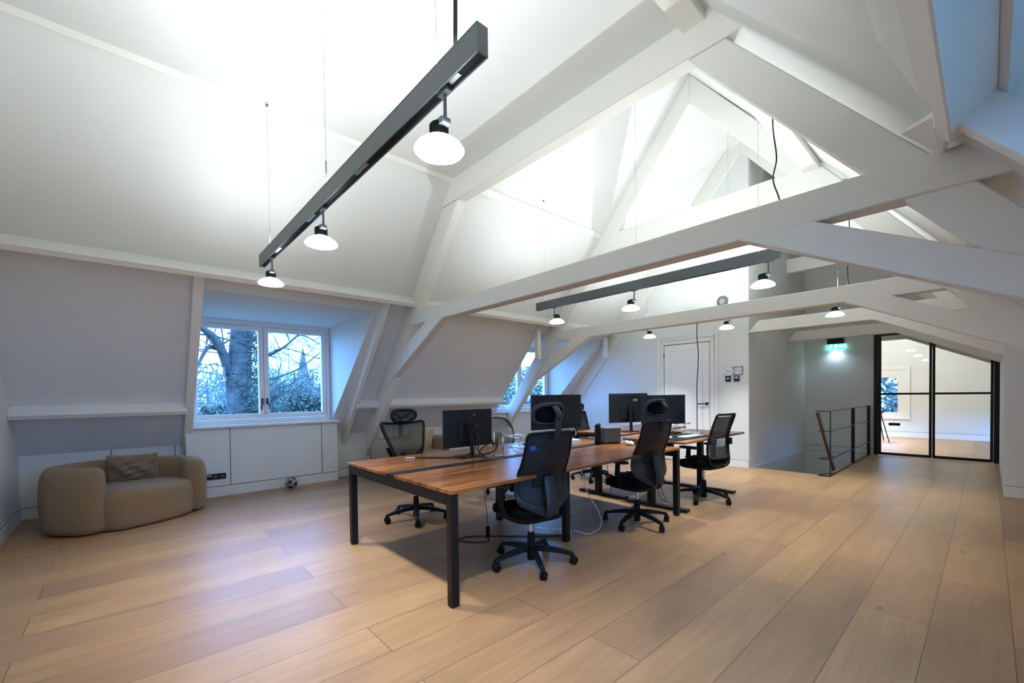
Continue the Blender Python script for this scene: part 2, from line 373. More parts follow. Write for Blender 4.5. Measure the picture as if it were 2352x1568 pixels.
# door wall
bm = new(); prx(bm, [(2.87, 0), (7.6, 0), (7.6, 0.9), (sec(U_RIDGE, -0.1)[0], 6.3), (2.87, 6.3)], XW, XW+0.14)
struct('wall_door', bm, WALL, label='tall white end wall with a panelled door')
bm = new(); prx(bm, [(-1.7, 0), (-0.13, 0), (-0.13, 2.5), (-1.7, 0.9)], 8.33, 8.5); struct('wall_pier', bm, WALL, label='white wall stub at the hallway edge')
bm = new(); box(bm, 8.5, XE, -0.25, -0.13, 0, 2.5); struct('wall_hall_right', bm, WALL)
bm = new(); box(bm, XW+0.14, XE, SY1, SY1+0.12, -3, 6.2); struct('wall_stair', bm, WALL, label='grey white side wall of the stairwell')
# end wall of the hall with the glass door opening
GY0, GY1, GZ = -0.13, 1.625, 2.60
bm = new()
box(bm, XE, XE+0.12, GY1, SY1+0.1, -3, 6.2); box(bm, XE, XE+0.12, -1.7, GY1, GZ, 6.2); box(bm, XE, XE+0.12, -1.7, GY0, 0, GZ)
box(bm, XE, XE+0.12, SY1+0.1, 7.6, 0, 6.2)
struct('wall_hall', bm, WALL, label='grey white back wall of the stairwell, holding the exit light')
bm = new(); box(bm, SX0-0.02, SX1, SY0-0.1, SY0, -2.95, -0.25); box(bm, SX0-0.15, SX0-0.02, SY0-0.1, SY1+0.1, -2.95, -0.25); struct('wall_stair_lower', bm, WALL)
bm = new(); box(bm, XW+0.10, XE, SY1-0.012, SY1, -0.03, 0.0); struct('trim_2', bm, TRIM, label='thin white edge strip at floor level in the stairwell')
bm = new(); box(bm, XE-0.006, XE+0.001, GY1, SY1, -0.012, -0.006); box(bm, XE-0.006, XE+0.001, GY1, SY1, 0.12, 0.126); struct('trim_3', bm, GAP)
# far room
bm = new()
wy0, wy1, wz0, wz1 = 1.757, 2.60, 0.705, 1.73
box(bm, XF, XF+0.15, -1.7, wy0, 0, 6.3); box(bm, XF, XF+0.15, wy1, 7.6, 0, 6.3); box(bm, XF, XF+0.15, wy0, wy1, 0, wz0); box(bm, XF, XF+0.15, wy0, wy1, wz1, 6.3)
struct('wall_far', bm, WALL, label='white far wall of the room behind the glass doors')
bm = new()
box(bm, XF-0.03, XF, wy0-0.26, wy0-0.16, 0.56, 2.04); box(bm, XF-0.03, XF, wy0-0.16, 3.0, 1.94, 2.04); box(bm, XF-0.045, XF, wy0-0.28, 3.0, 0.52, 0.56)
box(bm, XF-0.018, XF, wy0-0.16, wy0, 0.56, 1.94); box(bm, XF-0.018, XF, wy0, 3.0, 1.73, 1.94)
w4 = struct('window_4', bm, TRIM, label='framed window in the room behind the glass doors')
bm = new(); box(bm, XF+0.06, XF+0.07, wy0, wy1, wz0, wz1); obj('pane', bm, GLASS, w4)
bm = new(); box(bm, XF-0.008, XF, -1.4, 5, 0.150, 0.158); struct('trim_4', bm, GAP)
bm = new(); box(bm, XF-0.02, XF, -1.4, 5, 0, 0.150); struct('baseboard_far', bm, TRIM)

# baseboards
bm = new(); box(bm, 8.345, XW, 3.43-0.03, 2.87, 0, 0.118); box(bm, 8.345, XW, 4.64, 7.45, 0, 0.118); struct('baseboard_door', bm, TRIM, label='white baseboard beside the door')
bm = new(); box(bm, 8.364, XW, 3.40, 2.87, 0.118, 0.124); box(bm, 8.364, XW, 4.64, 7.45, 0.118, 0.124); box(bm, 8.325, 8.331, -1.4, -0.13, 0.134, 0.140); struct('trim_5', bm, GAP)
bm = new(); box(bm, 8.31, 8.33, -1.5, -0.128, 0, 0.134); struct('baseboard_pier', bm, TRIM)
bm = new(); box(bm, X0, X0+0.014, -1.45, 7.45, 0, 0.13); struct('baseboard_end', bm, TRIM)
bm = new(); box(bm, X0, X0+0.004, -1.45, 7.45, 0.13, 0.136); struct('trim_6', bm, GAP)
bm = new(); box(bm, X0, 0.60, 7.435, 7.45, 0, 0.126); box(bm, 2.62, XW, 7.435, 7.45, 0, 0.126); struct('baseboard_left', bm, TRIM)

# ------------------------------------------------------------------ purlins
def purlin(name, side, u, w, p, x0, x1, label):
    bm = new(); prx(bm, [sec(u, -0.02, side), sec(u, p, side), sec(u-w, p, side), sec(u-w, -0.02, side)], x0, x1)
    o = struct(name, bm, BEAM, bevel=0.006, seg=1); o['label'] = label; return o
purlin('roof_purlin', 'L', U_PURL, 0.067, 0.18, X0, XW, 'long white purlin running above both dormer windows')
purlin('roof_purlin', 'L', U_LOW, 0.067, 0.155, X0, 0.60, 'low white ledge beam behind the left sofa')
purlin('roof_purlin', 'L', U_LOW, 0.067, 0.155, 2.84, 6.05, 'low white ledge beam between the two dormers')
purlin('roof_purlin', 'R', 1.077, 0.072, 0.15, X0, 2.62, 'long white purlin on the camera side slope, near bay')
purlin('roof_purlin', 'R', 1.077, 0.072, 0.15, 3.36, 8.33, 'white purlin on the camera side slope, behind the first truss')
purlin('roof_purlin', 'L', U_CREASE+0.07, 0.10, 0.035, X0, XF, 'thin high purlin line on the window side slope')
bm = new(); box(bm, X0, XF, 1.38, 1.55, 4.075, 4.2); o = struct('roof_purlin', bm, BEAM, bevel=0.006, seg=1); o['label'] = 'high white purlin on the camera side, ending on the collar beam'

# ------------------------------------------------------------------ roof trusses
def leg_pts(side, u0, u1, pin=0.275, pout=0.0):
    return [sec(u0, pout, side), sec(u1, pout, side), sec(u1, pin, side), sec(u0, pin, side)]
def truss(x, d, label, yl=6.35, yr=-0.37, legs='LR', upper=False, braces='LR', u0=-1.75, collar=True, lf=0.0):
    t = empty('roof_truss', (0, 0, 0)); t['kind'] = 'structure'; t['label'] = label
    bm = new(); prx(bm, [(yr, 2.42), (yl, 2.42), (yl-0.17, 2.62), (yr+0.17, 2.62)], x, x+d); obj('tie_beam', bm, BEAM, t, bevel=0.008, seg=1)
    if collar:
        bm = new(); prx(bm, [(4.96, 3.87), (4.66, 4.16), (1.33, 4.16), (1.10, 3.87)], x, x+d); obj('collar_beam', bm, BEAM, t, bevel=0.008, seg=1)
    ut = 2.83
    for s in legs:
        bm = new(); ua = u0 if s == 'L' else -1.35
        q = leg_pts(s, ua, ut-0.04, 0.275, 0.0) if s == 'L' else leg_pts(s, ua, ut-0.04, 0.30, 0.09)
        if upper:
            yc = 2.99+(0.001 if s == 'L' else -0.001); zt = 1.731+SL*(6.627-2.99)
            q = [q[0], (yc, zt), (yc, zt-0.275*LN), q[3]]
        elif collar:
            def atz(a, b, z): k = (z-a[1])/(b[1]-a[1]); return (a[0]+(b[0]-a[0])*k, z)
            q = [q[0], atz(q[0], q[1], 3.868), atz(q[3], q[2], 3.868), q[3]]
        prx(bm, q, x+0.012-lf, x+d-0.012-lf); obj('leg', bm, BEAM, t, bevel=0.008, seg=1)
    for s in braces:
        # brace: lower edge from (4.865,2.42) to (7.27,1.25) on the window side
        q = [(4.865, 2.42), (5.40, 2.42), (6.25, 2.02), (6.62, 1.70), (7.06, 1.30)]
        q = [(4.865, 2.425), (5.32, 2.425), (6.10, 2.05), (6.52, 1.79), (6.90, 1.37)] if s == 'L' else my([(4.82, 2.425), (5.25, 2.425), (7.3, 1.40), (7.3, 1.20)])
        bm = new(); prx(bm, q, x-0.004, x+d*0.8); obj('brace', bm, BEAM, t, bevel=0.006, seg=1)
    return t
truss(3.20, 0.15, 'white timber roof truss nearest the camera, crossing above the desks')
truss(6.40, 0.15, 'white timber roof truss in the middle, with rafters meeting at the ridge', upper=True, lf=0.035)
truss(8.335, 0.16, 'white timber roof truss set into the door wall plane', upper=True, yl=2.87, legs='LR', braces='R')
truss(10.55, 0.15, 'white timber truss above the stairwell', yl=2.868, legs='R', braces='R')
truss(12.10, 0.15, 'white timber truss behind the glass doors', legs='R', braces='R', yl=6.3)
# cleat joining purlin and truss leg, camera side
bm = new(); prism(bm, [(2.62, 0.165, 2.56), (2.62, 0.165, 2.50), (2.62, 0.12, 2.47), (2.62, 0.06, 2.52), (2.62, 0.10, 2.60)], [(3.21, 0.338, 2.785), (3.21, 0.182, 2.612), (3.21, 0.16, 2.60), (3.21, 0.13, 2.70), (3.21, 0.22, 2.83)])
o = struct('roof_cleat', bm, BEAM, bevel=0.01, seg=1); o['label'] = 'angular white timber block where the camera side purlin meets the truss'
# dormer rafters, posts
def raf(x0, x1, ua, ub, p, side, label):
    bm = new(); prx(bm, [sec(ua, -0.02, side), sec(ub, -0.02, side), sec(ub, p, side), sec(ua, p, side)], x0, x1)
    o = struct('roof_rafter', bm, BEAM, bevel=0.006, seg=1); o['label'] = label
raf(0.585, 0.68, -1.62, U_PURL-0.067, 0.10, 'L', 'white rafter post on the left of the big dormer window')
raf(2.785, 2.865, -1.62, U_PURL-0.067, 0.12, 'L', 'white rafter post on the right of the big dormer window')
bm = new(); box(bm, 5.98, 6.07, 5.80, 5.89, 2.05, 2.66); o = struct('roof_post', bm, BEAM, bevel=0.006, seg=1); o['label'] = 'short white post hanging beside the second dormer'
bm = new(); box(bm, 8.17, 8.27, 5.80, 5.88, 2.18, 2.66); o = struct('roof_post', bm, BEAM, bevel=0.006, seg=1); o['label'] = 'short white post near the door wall'
raf(2.494, 2.57, -1.3, 1.02, 0.12, 'R', 'white trimmer rafter beside the skylit recess on the camera side')

# ------------------------------------------------------------------ dormers
def dormer(dx, xl, xr, n, side='L', wl=0.62, wr=2.54, label='', box_l=0.60, box_r=2.62):
    """cheeks, soffit, window, sill and panelled box; coordinates of the left side, mirrored for the other"""
    m = (lambda y: y) if side == 'L' else (lambda y: 5.98-y)
    yf, zf = sec(U_D, 0)
    WY = 7.25
    def cheek(xa, xb, out):
        bm = new()   # xa at the slope, xb at the window
        A = [(xa, m(yf-0.02), zf+0.02), (xa, m(sec(-1.0, 0)[0]), sec(-1.0, 0)[1]), (xb, m(WY+0.05), 0.9), (xb, m(WY+0.05), 2.52)]
        B = [(x+out, y, z) for x, y, z in A]; prism(bm, A, B); return bm
    struct('wall_dormer_%d' % (2*n-1), cheek(xl, wl+dx, -0.08), WALL)
    if side == 'L': struct('wall_dormer_%d' % (2*n), cheek(xr, wr+dx, 0.08), WALL)
    if side == 'R':
        bm = new(); A = [(xr+.006, 0.11, 2.52), (xr+.006, 0.10, 2.66), (xr+.006, -0.30, 3.0), (xr+.006, -1.32, 2.60), (xr+.006, -1.32, 0.9), (xr+.006, 5.98-sec(-1.0, 0)[0], sec(-1.0, 0)[1])]
        prism(bm, A, [(x+0.08, y, z) for x, y, z in A]); struct('wall_dormer_7', bm, WALL)
    bm = new(); A = [(min(xl, wl+dx)-0.1, m(yf-0.03), zf), (max(xr, wr+dx)+0.1, m(yf-0.03), zf), (max(xr, wr+dx)+0.1, m(WY+0.1), 2.50), (min(xl, wl+dx)-0.1, m(WY+0.1), 2.50)]
    if side == 'R': A = [(x, (-0.24 if y > -1 else y), (2.665 if y > -1 else z)) for x, y, z in A]
    prism(bm, A, [(x, y, z+0.1) for x, y, z in A]); struct('ceiling_dormer_%d' % n, bm, WALL)
    # window: outer frame, two sashes, panes, handles
    g = [wl+dx, wr+dx]
    bm = new(); y0, y1 = sorted((m(WY), m(WY+0.08)))
    box(bm, g[0], g[1], y0, y1, 2.44, 2.51); box(bm, g[0], g[1], y0, y1, 1.0, 1.07); box(bm, g[0], g[0]+0.06, y0, y1, 1.07, 2.44); box(bm, g[1]-0.06, g[1], y0, y1, 1.07, 2.44)
    w = struct('window_%d' % n, bm, TRIM, bevel=0.004, seg=1); w['label'] = label
    mid = 1.57+dx
    for k, (a, b) in enumerate(((g[0]+0.066, mid-0.003), (mid+0.003, g[1]-0.066))):
        bm = new(); ys, ye = sorted((m(WY-0.012), m(WY+0.06)))
        box(bm, a, b, ys, ye, 2.375, 2.435); box(bm, a, b, ys, ye, 1.077, 1.145); box(bm, a, a+0.065, ys, ye, 1.145, 2.375); box(bm, b-0.065, b, ys, ye, 1.145, 2.375)
        s = obj('sash', bm, TRIM, w, bevel=0.005, seg=1)
        bm = new(); ya, yb = sorted((m(WY+0.02), m(WY+0.026))); box(bm, a+0.06, b-0.06, ya, yb, 1.14, 2.38); obj('pane', bm, GLASS, s)
        hx = b-0.03 if k == 0 else a+0.03
        bm = new(); ya, yb = sorted((m(WY-0.03), m(WY-0.012))); box(bm, hx-0.012, hx+0.012, ya, yb, 1.29, 1.37)
        tube(bm, spline([(hx, m(WY-0.03), 1.34), (hx, m(WY-0.055), 1.32), (hx+(0.012 if k else -0.005), m(WY-0.05), 1.285), (hx+(0.03 if k else -0.018), m(WY-0.05), 1.25), (hx+(0.03 if k else -0.018), m(WY-0.05), 1.20)], 4), 0.009, 8)
        obj('handle', bm, BLACK, s, bevel=0.002, seg=1)['label'] = 'black window handle'
    bm = new(); ya, yb = sorted((m(7.12), m(WY+0.05))); box(bm, box_l+dx+0.04, box_r+dx+0.02, ya, yb, 0.965, 1.0)
    obj('sill', bm, TRIM, w, bevel=0.006, seg=2)
    bm = new(); ya, yb = sorted((m(7.18), m(7.50)))
    box(bm, box_l+dx, box_r+dx, ya, yb, 0.0, 0.968)
    struct('wall_panel_%d' % n, bm, WALL, bevel=0.002, seg=1, label='white boxed panelling below the dormer')
    bm = new(); ya, yb = sorted((m(7.176), m(7.181)))
    for x in (1.105, 2.364): box(bm, x+dx-0.004, x+dx+0.004, ya, yb, 0.15, 0.965)
    box(bm, box_l+dx, box_r+dx, ya, yb, 0.144, 0.151)
    struct('trim_%d' % (6+n), bm, GAP, label='thin dark joints in the panelling below the dormer')
    bm = new(); ya, yb = sorted((m(WY+0.02), m(WY+0.12))); box(bm, g[0]-0.1, g[1]+0.1, ya, yb, 2.512, 2.62)
    struct('wall_outer_%d' % n, bm, WALL)
dormer(0.0, D1[0], D1[1]-0.01, 1, label='large two-sash dormer window beside the left sofa')
dormer(5.27, D2[0], D2[1], 2, label='second dormer window seen behind the slanted truss legs')
dormer(-0.04, D3[0], D3[1], 3, 'R', label='dormer window on the camera side')
# head lining of the camera side recess, stepped
bm = new()
q = [(0.135, 2.495), (0.12, 2.495), (0.028, 2.572), (-0.042, 2.487), (-0.27, 2.68), (-0.27, 2.95), (0.35, 2.95), (0.20, 2.60)]
prx(bm, q, D3[0], D3[1])
struct('trim_10', bm, WALL)

# ------------------------------------------------------------------ door
d = empty('door_1', (0, 0, 0)); d['kind'] = 'structure'; d['label'] = 'white panelled door with a black lever handle'
bm = new(); box(bm, 8.352, 8.39, 3.556, 4.469, 0.01, 2.33); obj('door_leaf', bm, TRIM, d, bevel=0.003, seg=1)
bm = new()
box(bm, 8.345, 8.353, 3.556, 3.664, 0.01, 2.33); box(bm, 8.345, 8.353, 4.361, 4.469, 0.01, 2.33); box(bm, 8.345, 8.353, 3.664, 4.361, 2.21, 2.33); box(bm, 8.345, 8.353, 3.664, 4.361, 0.01, 0.22)
box(bm, 8.348, 8.354, 3.69, 4.335, 0.25, 0.27); box(bm, 8.348, 8.354, 3.69, 4.335, 2.165, 2.185); box(bm, 8.348, 8.354, 3.69, 3.71, 0.27, 2.165); box(bm, 8.348, 8.354, 4.315, 4.335, 0.27, 2.165)
obj('door_panel', bm, TRIM, d, bevel=0.003, seg=1)
bm = new()
for k, (w0, w1, dd) in enumerate(((0.0, 0.13, 0.022), (0.09, 0.14, 0.038), (0.0, 0.02, 0.030))):
    x = XW-dd
    box(bm, x, XW+0.001, 3.545-w1, 3.545-w0, 0, 2.345+w1); box(bm, x, XW+0.001, 4.48+w0, 4.48+w1, 0, 2.345+w1); box(bm, x, XW+0.001, 3.545-w0, 4.48+w0, 2.345+w0, 2.345+w1)
obj('door_frame', bm, TRIM, d, bevel=0.004, seg=1)
bm = new(); box(bm, 8.350, 8.3515, 3.547, 3.5555, 0, 2.34); box(bm, 8.350, 8.3515, 4.4695, 4.478, 0, 2.34); box(bm, 8.350, 8.3515, 3.547, 4.478, 2.3305, 2.3385); obj('door_gap', bm, GAP, d)
bm = new(); cyl(bm, (8.345, 3.60, 1.152), (8.333, 3.60, 1.152), 0.028, 20); cyl(bm, (8.335, 3.60, 1.152), (8.295, 3.60, 1.152), 0.010, 12); tube(bm, [(8.297, 3.592, 1.152), (8.297, 3.76, 1.149)], 0.011, 10)
obj('handle', bm, BLACK, d, smooth=True, auto=40)['label'] = 'black lever handle'
for z in (0.35, 1.2, 2.12):
    bm = new(); cyl(bm, (8.343, 4.474, z-0.05), (8.343, 4.474, z+0.05), 0.009, 10); obj('hinge', bm, BLACK, d)['label'] = 'black hinge'

# ------------------------------------------------------------------ glass doors in the hall
g = empty('door_2', (0, 0, 0)); g['kind'] = 'structure'; g['label'] = 'black steel framed double glass doors'
xa, xb = XE-0.05, XE+0.02
bm = new(); box(bm, xa, xb, GY1-0.075, GY1, 0, GZ); box(bm, xa, xb, GY0, GY0+0.07, 0, 2.36); box(bm, xa, xb, GY0+0.07, GY1-0.075, GZ-0.06, GZ); obj('frame', bm, BLACK, g, bevel=0.003, seg=1)
ym = 0.745
for a, b in ((GY0+0.072, ym-0.003), (ym+0.003, GY1-0.078)):
    bm = new(); x1, x2 = XE-0.035, XE+0.005
    zt = GZ-0.065 if a > 0 else GZ-0.065
    box(bm, x1, x2, a, a+0.038, 0.012, zt); box(bm, x1, x2, b-0.038, b, 0.012, zt); box(bm, x1, x2, a+0.038, b-0.038, 0.012, 0.062); box(bm, x1, x2, a+0.038, b-0.038, zt-0.04, zt); box(bm, x1, x2, a+0.038, b-0.038, 1.265, 1.305)
    s = obj('door_leaf', bm, BLACK, g, bevel=0.003, seg=1)
    bm = new(); box(bm, XE-0.020, XE-0.012, a+0.03, b-0.03, 0.05, zt-0.02); obj('pane', bm, GLASS, s)
bm = new(); tube(bm, [(xa-0.03, ym+0.03, 1.08), (xa-0.03, ym+0.03, 1.26)], 0.012, 10); box(bm, xa-0.03, xa+0.02, ym+0.02, ym+0.04, 1.09, 1.11); box(bm, xa-0.03, xa+0.02, ym+0.02, ym+0.04, 1.23, 1.25); obj('handle', bm, BLACK, g)

# ------------------------------------------------------------------ stair rail
r = tag(empty('stair_railing', (0, 0, 0)), 'thin black steel railing along the stairwell edge', 'railing')
RY = 1.70
bm = new(); box(bm, 8.35, 8.362, RY-0.035, RY-0.02, 0, 1.045); obj('post', bm, BLACK, r)
for x in (10.17, 11.74):
    bm = new(); box(bm, x, x+0.012, RY-0.035, RY+0.02, 0, 1.045); obj('post', bm, BLACK, r)
for z, h in ((1.035, 0.012), (0.715, 0.012), (0.27, 0.012), (0.004, 0.012)):
    bm = new(); box(bm, 8.362, 11.74, RY-0.030, RY-0.012, z, z+h); box(bm, 8.34, 8.36, RY-0.03, RY+(0.13 if z != 0.004 else 0.13), z, z+h); obj('rail', bm, BLACK, r)
for z in (0.27, 0.004):
    bm = new(); prz(bm, [(8.36, RY+0.13), (8.36, RY+0.118), (8.72, RY-0.012), (8.76, RY-0.012)], z, z+0.012); obj('brace_bar', bm, BLACK, r)
bm = new(); M = None
a, b = Vector((8.60, 1.90, 1.03)), Vector((9.75, 1.88, -0.18)); dv = (b-a).normalized(); sd = Vector((0, 1, 0)); nn = dv.cross(sd)
prism(bm, [a+sd*0.022+nn*0.035, a-sd*0.022+nn*0.035, a-sd*0.022-nn*0.035, a+sd*0.022-nn*0.035], [b+sd*0.022+nn*0.035, b-sd*0.022+nn*0.035, b-sd*0.022-nn*0.035, b+sd*0.022-nn*0.035])
h = tag(obj('stair_handrail', bm, WOODR, bevel=0.008), 'brown wooden handrail descending into the stairwell', 'handrail')

# ------------------------------------------------------------------ exit light
e = tag(empty('exit_light', (XE, 2.28, 2.40)), 'black emergency exit light above the stairwell with green sign', 'exit sign')
bm = new(); box(bm, -0.11, 0, -0.145, 0.145, 0.0, 0.19); obj('housing', bm, BLACK, e, bevel=0.006)
bm = new(); box(bm, -0.062, -0.052, -0.145, 0.145, -0.105, 0.0); obj('sign_plate', bm, EXITG, e)['label'] = 'green plate with white running figure and arrow'
bm = new(); x0, x1 = -0.066, -0.063
def ypoly(pts): prx(bm, pts, x0, x1)
ypoly([(0.10, -0.02), (0.08, -0.02), (0.07, -0.05), (0.075, -0.09), (0.09, -0.09), (0.095, -0.055)]); box(bm, x0, x1, 0.075, 0.095, -0.018, 0.0-0.004)
ypoly([(0.07, -0.03), (0.05, -0.04), (0.05, -0.05), (0.07, -0.045)]); ypoly([(0.09, -0.06), (0.12, -0.085), (0.115, -0.095), (0.085, -0.07)])
ypoly([(0.02, -0.012), (0.02, -0.095), (-0.03, -0.095), (-0.03, -0.012)]); ypoly([(-0.05, -0.045), (-0.09, -0.045), (-0.09, -0.02), (-0.13, -0.053), (-0.09, -0.088), (-0.09, -0.062), (-0.05, -0.062)])
obj('pictogram', bm, EXITW, e)
bm = new(); box(bm, -0.045, -0.015, -0.12, 0.12, -0.006, 0.0); obj('lamp', bm, EXITL, e)
ld = bpy.data.lights.new('exit_lamp_beam', 'SPOT'); ld.energy = 9; ld.color = (0.62, 0.85, 1.0); ld.spot_size = rad(150); ld.spot_blend = 0.9; ld.shadow_soft_size = 0.05
lo = bpy.data.objects.new('exit_lamp_beam', ld); COL.objects.link(lo); lo.parent = e; lo.location = (-0.10, 0, -0.12); lo.rotation_euler = (0, 0, 0)

# ------------------------------------------------------------------ light tracks
def lamp(parent_x, y, z, side=1, label='', group='round glass pendants on the tracks', boost=1.0, up=1.0):
    """rod from the track underside, side elbow, ribbed cap, shallow glass shade"""
    t = tag(empty('pendant_lamp', (parent_x, y, z)), label, 'lamp', group)
    bm = new(); tube(bm, [(0, 0, 0), (0, 0, -0.115)], 0.0075, 10); box(bm, -0.014, 0.014, -0.035, 0.035, -0.012, 0.004); obj('stem', bm, TRACK, t)
    bm = new(); oy = 0.05*side
    cyl(bm, (-0.02, 0, -0.125), (0.02, 0, -0.125), 0.016, 14); box(bm, -0.022, 0.022, min(0, oy), max(0, oy), -0.14, -0.108); obj('elbow', bm, TRACK, t, bevel=0.003, seg=1)
    bm = new(); prof = [(0.012, -0.112), (0.034, -0.116), (0.036, -0.125), (0.036, -0.178), (0.030, -0.186)]
    lathe(bm, prof, (0, oy, 0), 20)
    for k in range(20):
        a = 2*PI*k/20; boxm(bm, Matrix.Translation((0.038*math.cos(a), oy+0.038*math.sin(a), -0.15)) @ Matrix.Rotation(a, 4, 'Z'), 0.008, 0.004, 0.055)
    obj('cap', bm, PLAS, t)
    bm = new(); prof = [(0.020, -0.172), (0.042, -0.178), (0.075, -0.194), (0.100, -0.214), (0.110, -0.230), (0.104, -0.238), (0.06, -0.245), (0.01, -0.247)]
    lathe(bm, prof, (0, oy, 0), 40); obj('shade', bm, LAMP, t, smooth=True)['label'] = 'glowing white glass shade'
    # the light the lamp itself gives: a wide beam down through the glass
    ld = bpy.data.lights.new('lamp_down', 'SPOT'); ld.energy = DOWN_W*boost; ld.color = LAMP_COL; ld.spot_size = rad(94); ld.spot_blend = 0.85; ld.shadow_soft_size = 0.07
    lo = bpy.data.objects.new('lamp_down', ld); COL.objects.link(lo); lo.parent = t; lo.location = (0, oy, -0.262)
    # added uplight, no real fitting; stands in for the shade's upward glow
    ld = bpy.data.lights.new('added_uplight', 'AREA'); ld.shape = 'RECTANGLE'; ld.size = 0.04; ld.size_y = 0.30; ld.energy = UP_W*boost*up; ld.color = LAMP_COL
    lo = bpy.data.objects.new('added_uplight', ld); COL.objects.link(lo); lo.parent = t; lo.location = (0, oy, 0.122); lo.rotation_euler = (PI, 0, 0)
    return t
def track(x, y0, y1, z, label, wires):
    t = tag(empty('light_track', (x, (y0+y1)/2, z)), label, 'light track', 'suspended light tracks')
    hl = (y1-y0)/2
    bm = new(); w = 0.026; hgt = 0.115
    box(bm, -w, -w+0.006, -hl, hl, 0, hgt); box(bm, w-0.006, w, -hl, hl, 0, hgt); box(bm, -w+0.006, w-0.006, -hl, hl, hgt-0.02, hgt); box(bm, -w, w, -hl-0.004, -hl, 0, hgt); box(bm, -w, w, hl, hl+0.004, 0, hgt)
    obj('profile', bm, TRACK, t, bevel=0.0015, seg=1)
    bm = new(); box(bm, -w+0.006, w-0.006, -hl, hl, 0.018, 0.030); obj('conductor', bm, PLAS, t)
    k = -hl+0.15
    while k < hl-0.2:
        bm = new(); box(bm, -0.010, 0.010, k, k+0.16, 0.012, 0.0185); k += 0.9
        obj('connector_strip', bm, ALU, t)['label'] = 'grey connector strip inside the track'
    for wy, ztop in wires:
        bm = new(); tube(bm, [(0, wy-(y0+y1)/2, hgt-0.01), (0, wy-(y0+y1)/2, ztop-z)], 0.0011, 6); tube(bm, [(0, wy-(y0+y1)/2, hgt), (0, wy-(y0+y1)/2, hgt+0.18)], 0.0045, 8)
        lathe(bm, [(0.003, ztop-z-0.022), (0.011, ztop-z-0.016), (0.012, ztop-z)], (0, wy-(y0+y1)/2, 0), 12); obj('suspension_wire', bm, TRACK, t)
    return t
def zroof(y): return min(1.731+SL*(6.627-y), 1.731+SL*(y+0.647))
track(1.055, 1.30, 4.84, 2.683, 'grey light track nearest the camera, over the empty floor', [(4.51, zroof(4.64)), (3.0, 4.15), (1.62, 4.15)])
track(4.79, 1.36, 4.65, 2.662, 'black light track over the desks, behind the first truss', [(4.49, zroof(4.49)), (2.93, zroof(2.93)), (1.55, zroof(1.55))])
track(7.50, 1.22, 4.55, 2.662, 'black light track near the door wall, mostly behind the second truss', [(4.36, zroof(4.36)), (2.88, zroof(2.88)), (1.42, zroof(1.42))])
LL = ['far', 'middle', 'camera side']
for (x, ys, z, nm, s) in ((1.055, (4.46, 3.075, 1.56), 2.683, 'nearest grey track', (1, 1, 1)), (4.79, (4.30, 2.96, 1.46), 2.662, 'track over the desks', (-1, 1, 1)), (7.50, (4.36, 2.86, 1.40), 2.662, 'track near the door wall', (-1, 1, 1))):
    for k, y in enumerate(ys):
        pos = {0: 'on the window end of the', 1: 'in the middle of the', 2: 'on the camera end of the'}[k]
        lamp(x, y, z, s[k], 'lit white glass pendant %s %s' % (pos, nm), up=(0.32, 1.3, 1.0)[k])
# lamps of the room behind the glass (out of direct view, they light it)
for x, nm in ((13.4, 'near'), (15.3, 'far')):
    track(x, 2.3, 5.3, 2.7, 'black light track in the room behind the glass doors, %s one' % nm, [(5.0, zroof(5.0)), (2.9, zroof(2.9))])
    for k, y in enumerate((2.4, 3.7, 4.9)): lamp(x, y, 2.7, 1, '%s pendant of the %s track in the room behind the glass doors' % (['first', 'middle', 'last'][k], nm), boost=3.0)
# feed cables
def cable(name, pts, r, m, label, n=8, cat='cable', group=None, parent=None):
    bm = new(); tube(bm, spline(pts, n), r, 7); o = obj(name, bm, m, parent, smooth=True)
    if not parent: tag(o, label, cat, group)
    return o
cable('feed_cable', [(4.8, 1.42, 2.78), (4.8, 1.40, 3.0), (4.8, 1.36, 3.2), (4.8, 1.42, 3.45), (4.8, 1.39, 3.65), (4.8, 1.42, 3.95), (4.8, 1.42, zroof(1.42)+0.02)], 0.007, BLACK, 'twisted black feed cable dropping to the track over the desks')
cable('feed_cable', [(1.055, 1.48, 2.78), (1.055, 1.47, 3.1), (1.055, 1.47, 3.6), (1.055, 1.48, 4.16)], 0.009, BLACK, 'dark feed cable at the camera end of the nearest track')
cable('feed_cable', [(7.5, 1.30, 2.78), (7.5, 1.31, 3.1), (7.5, 1.29, 3.5), (7.5, 1.30, zroof(1.3)+0.02)], 0.007, BLACK, 'black feed cable dropping to the track near the door wall')

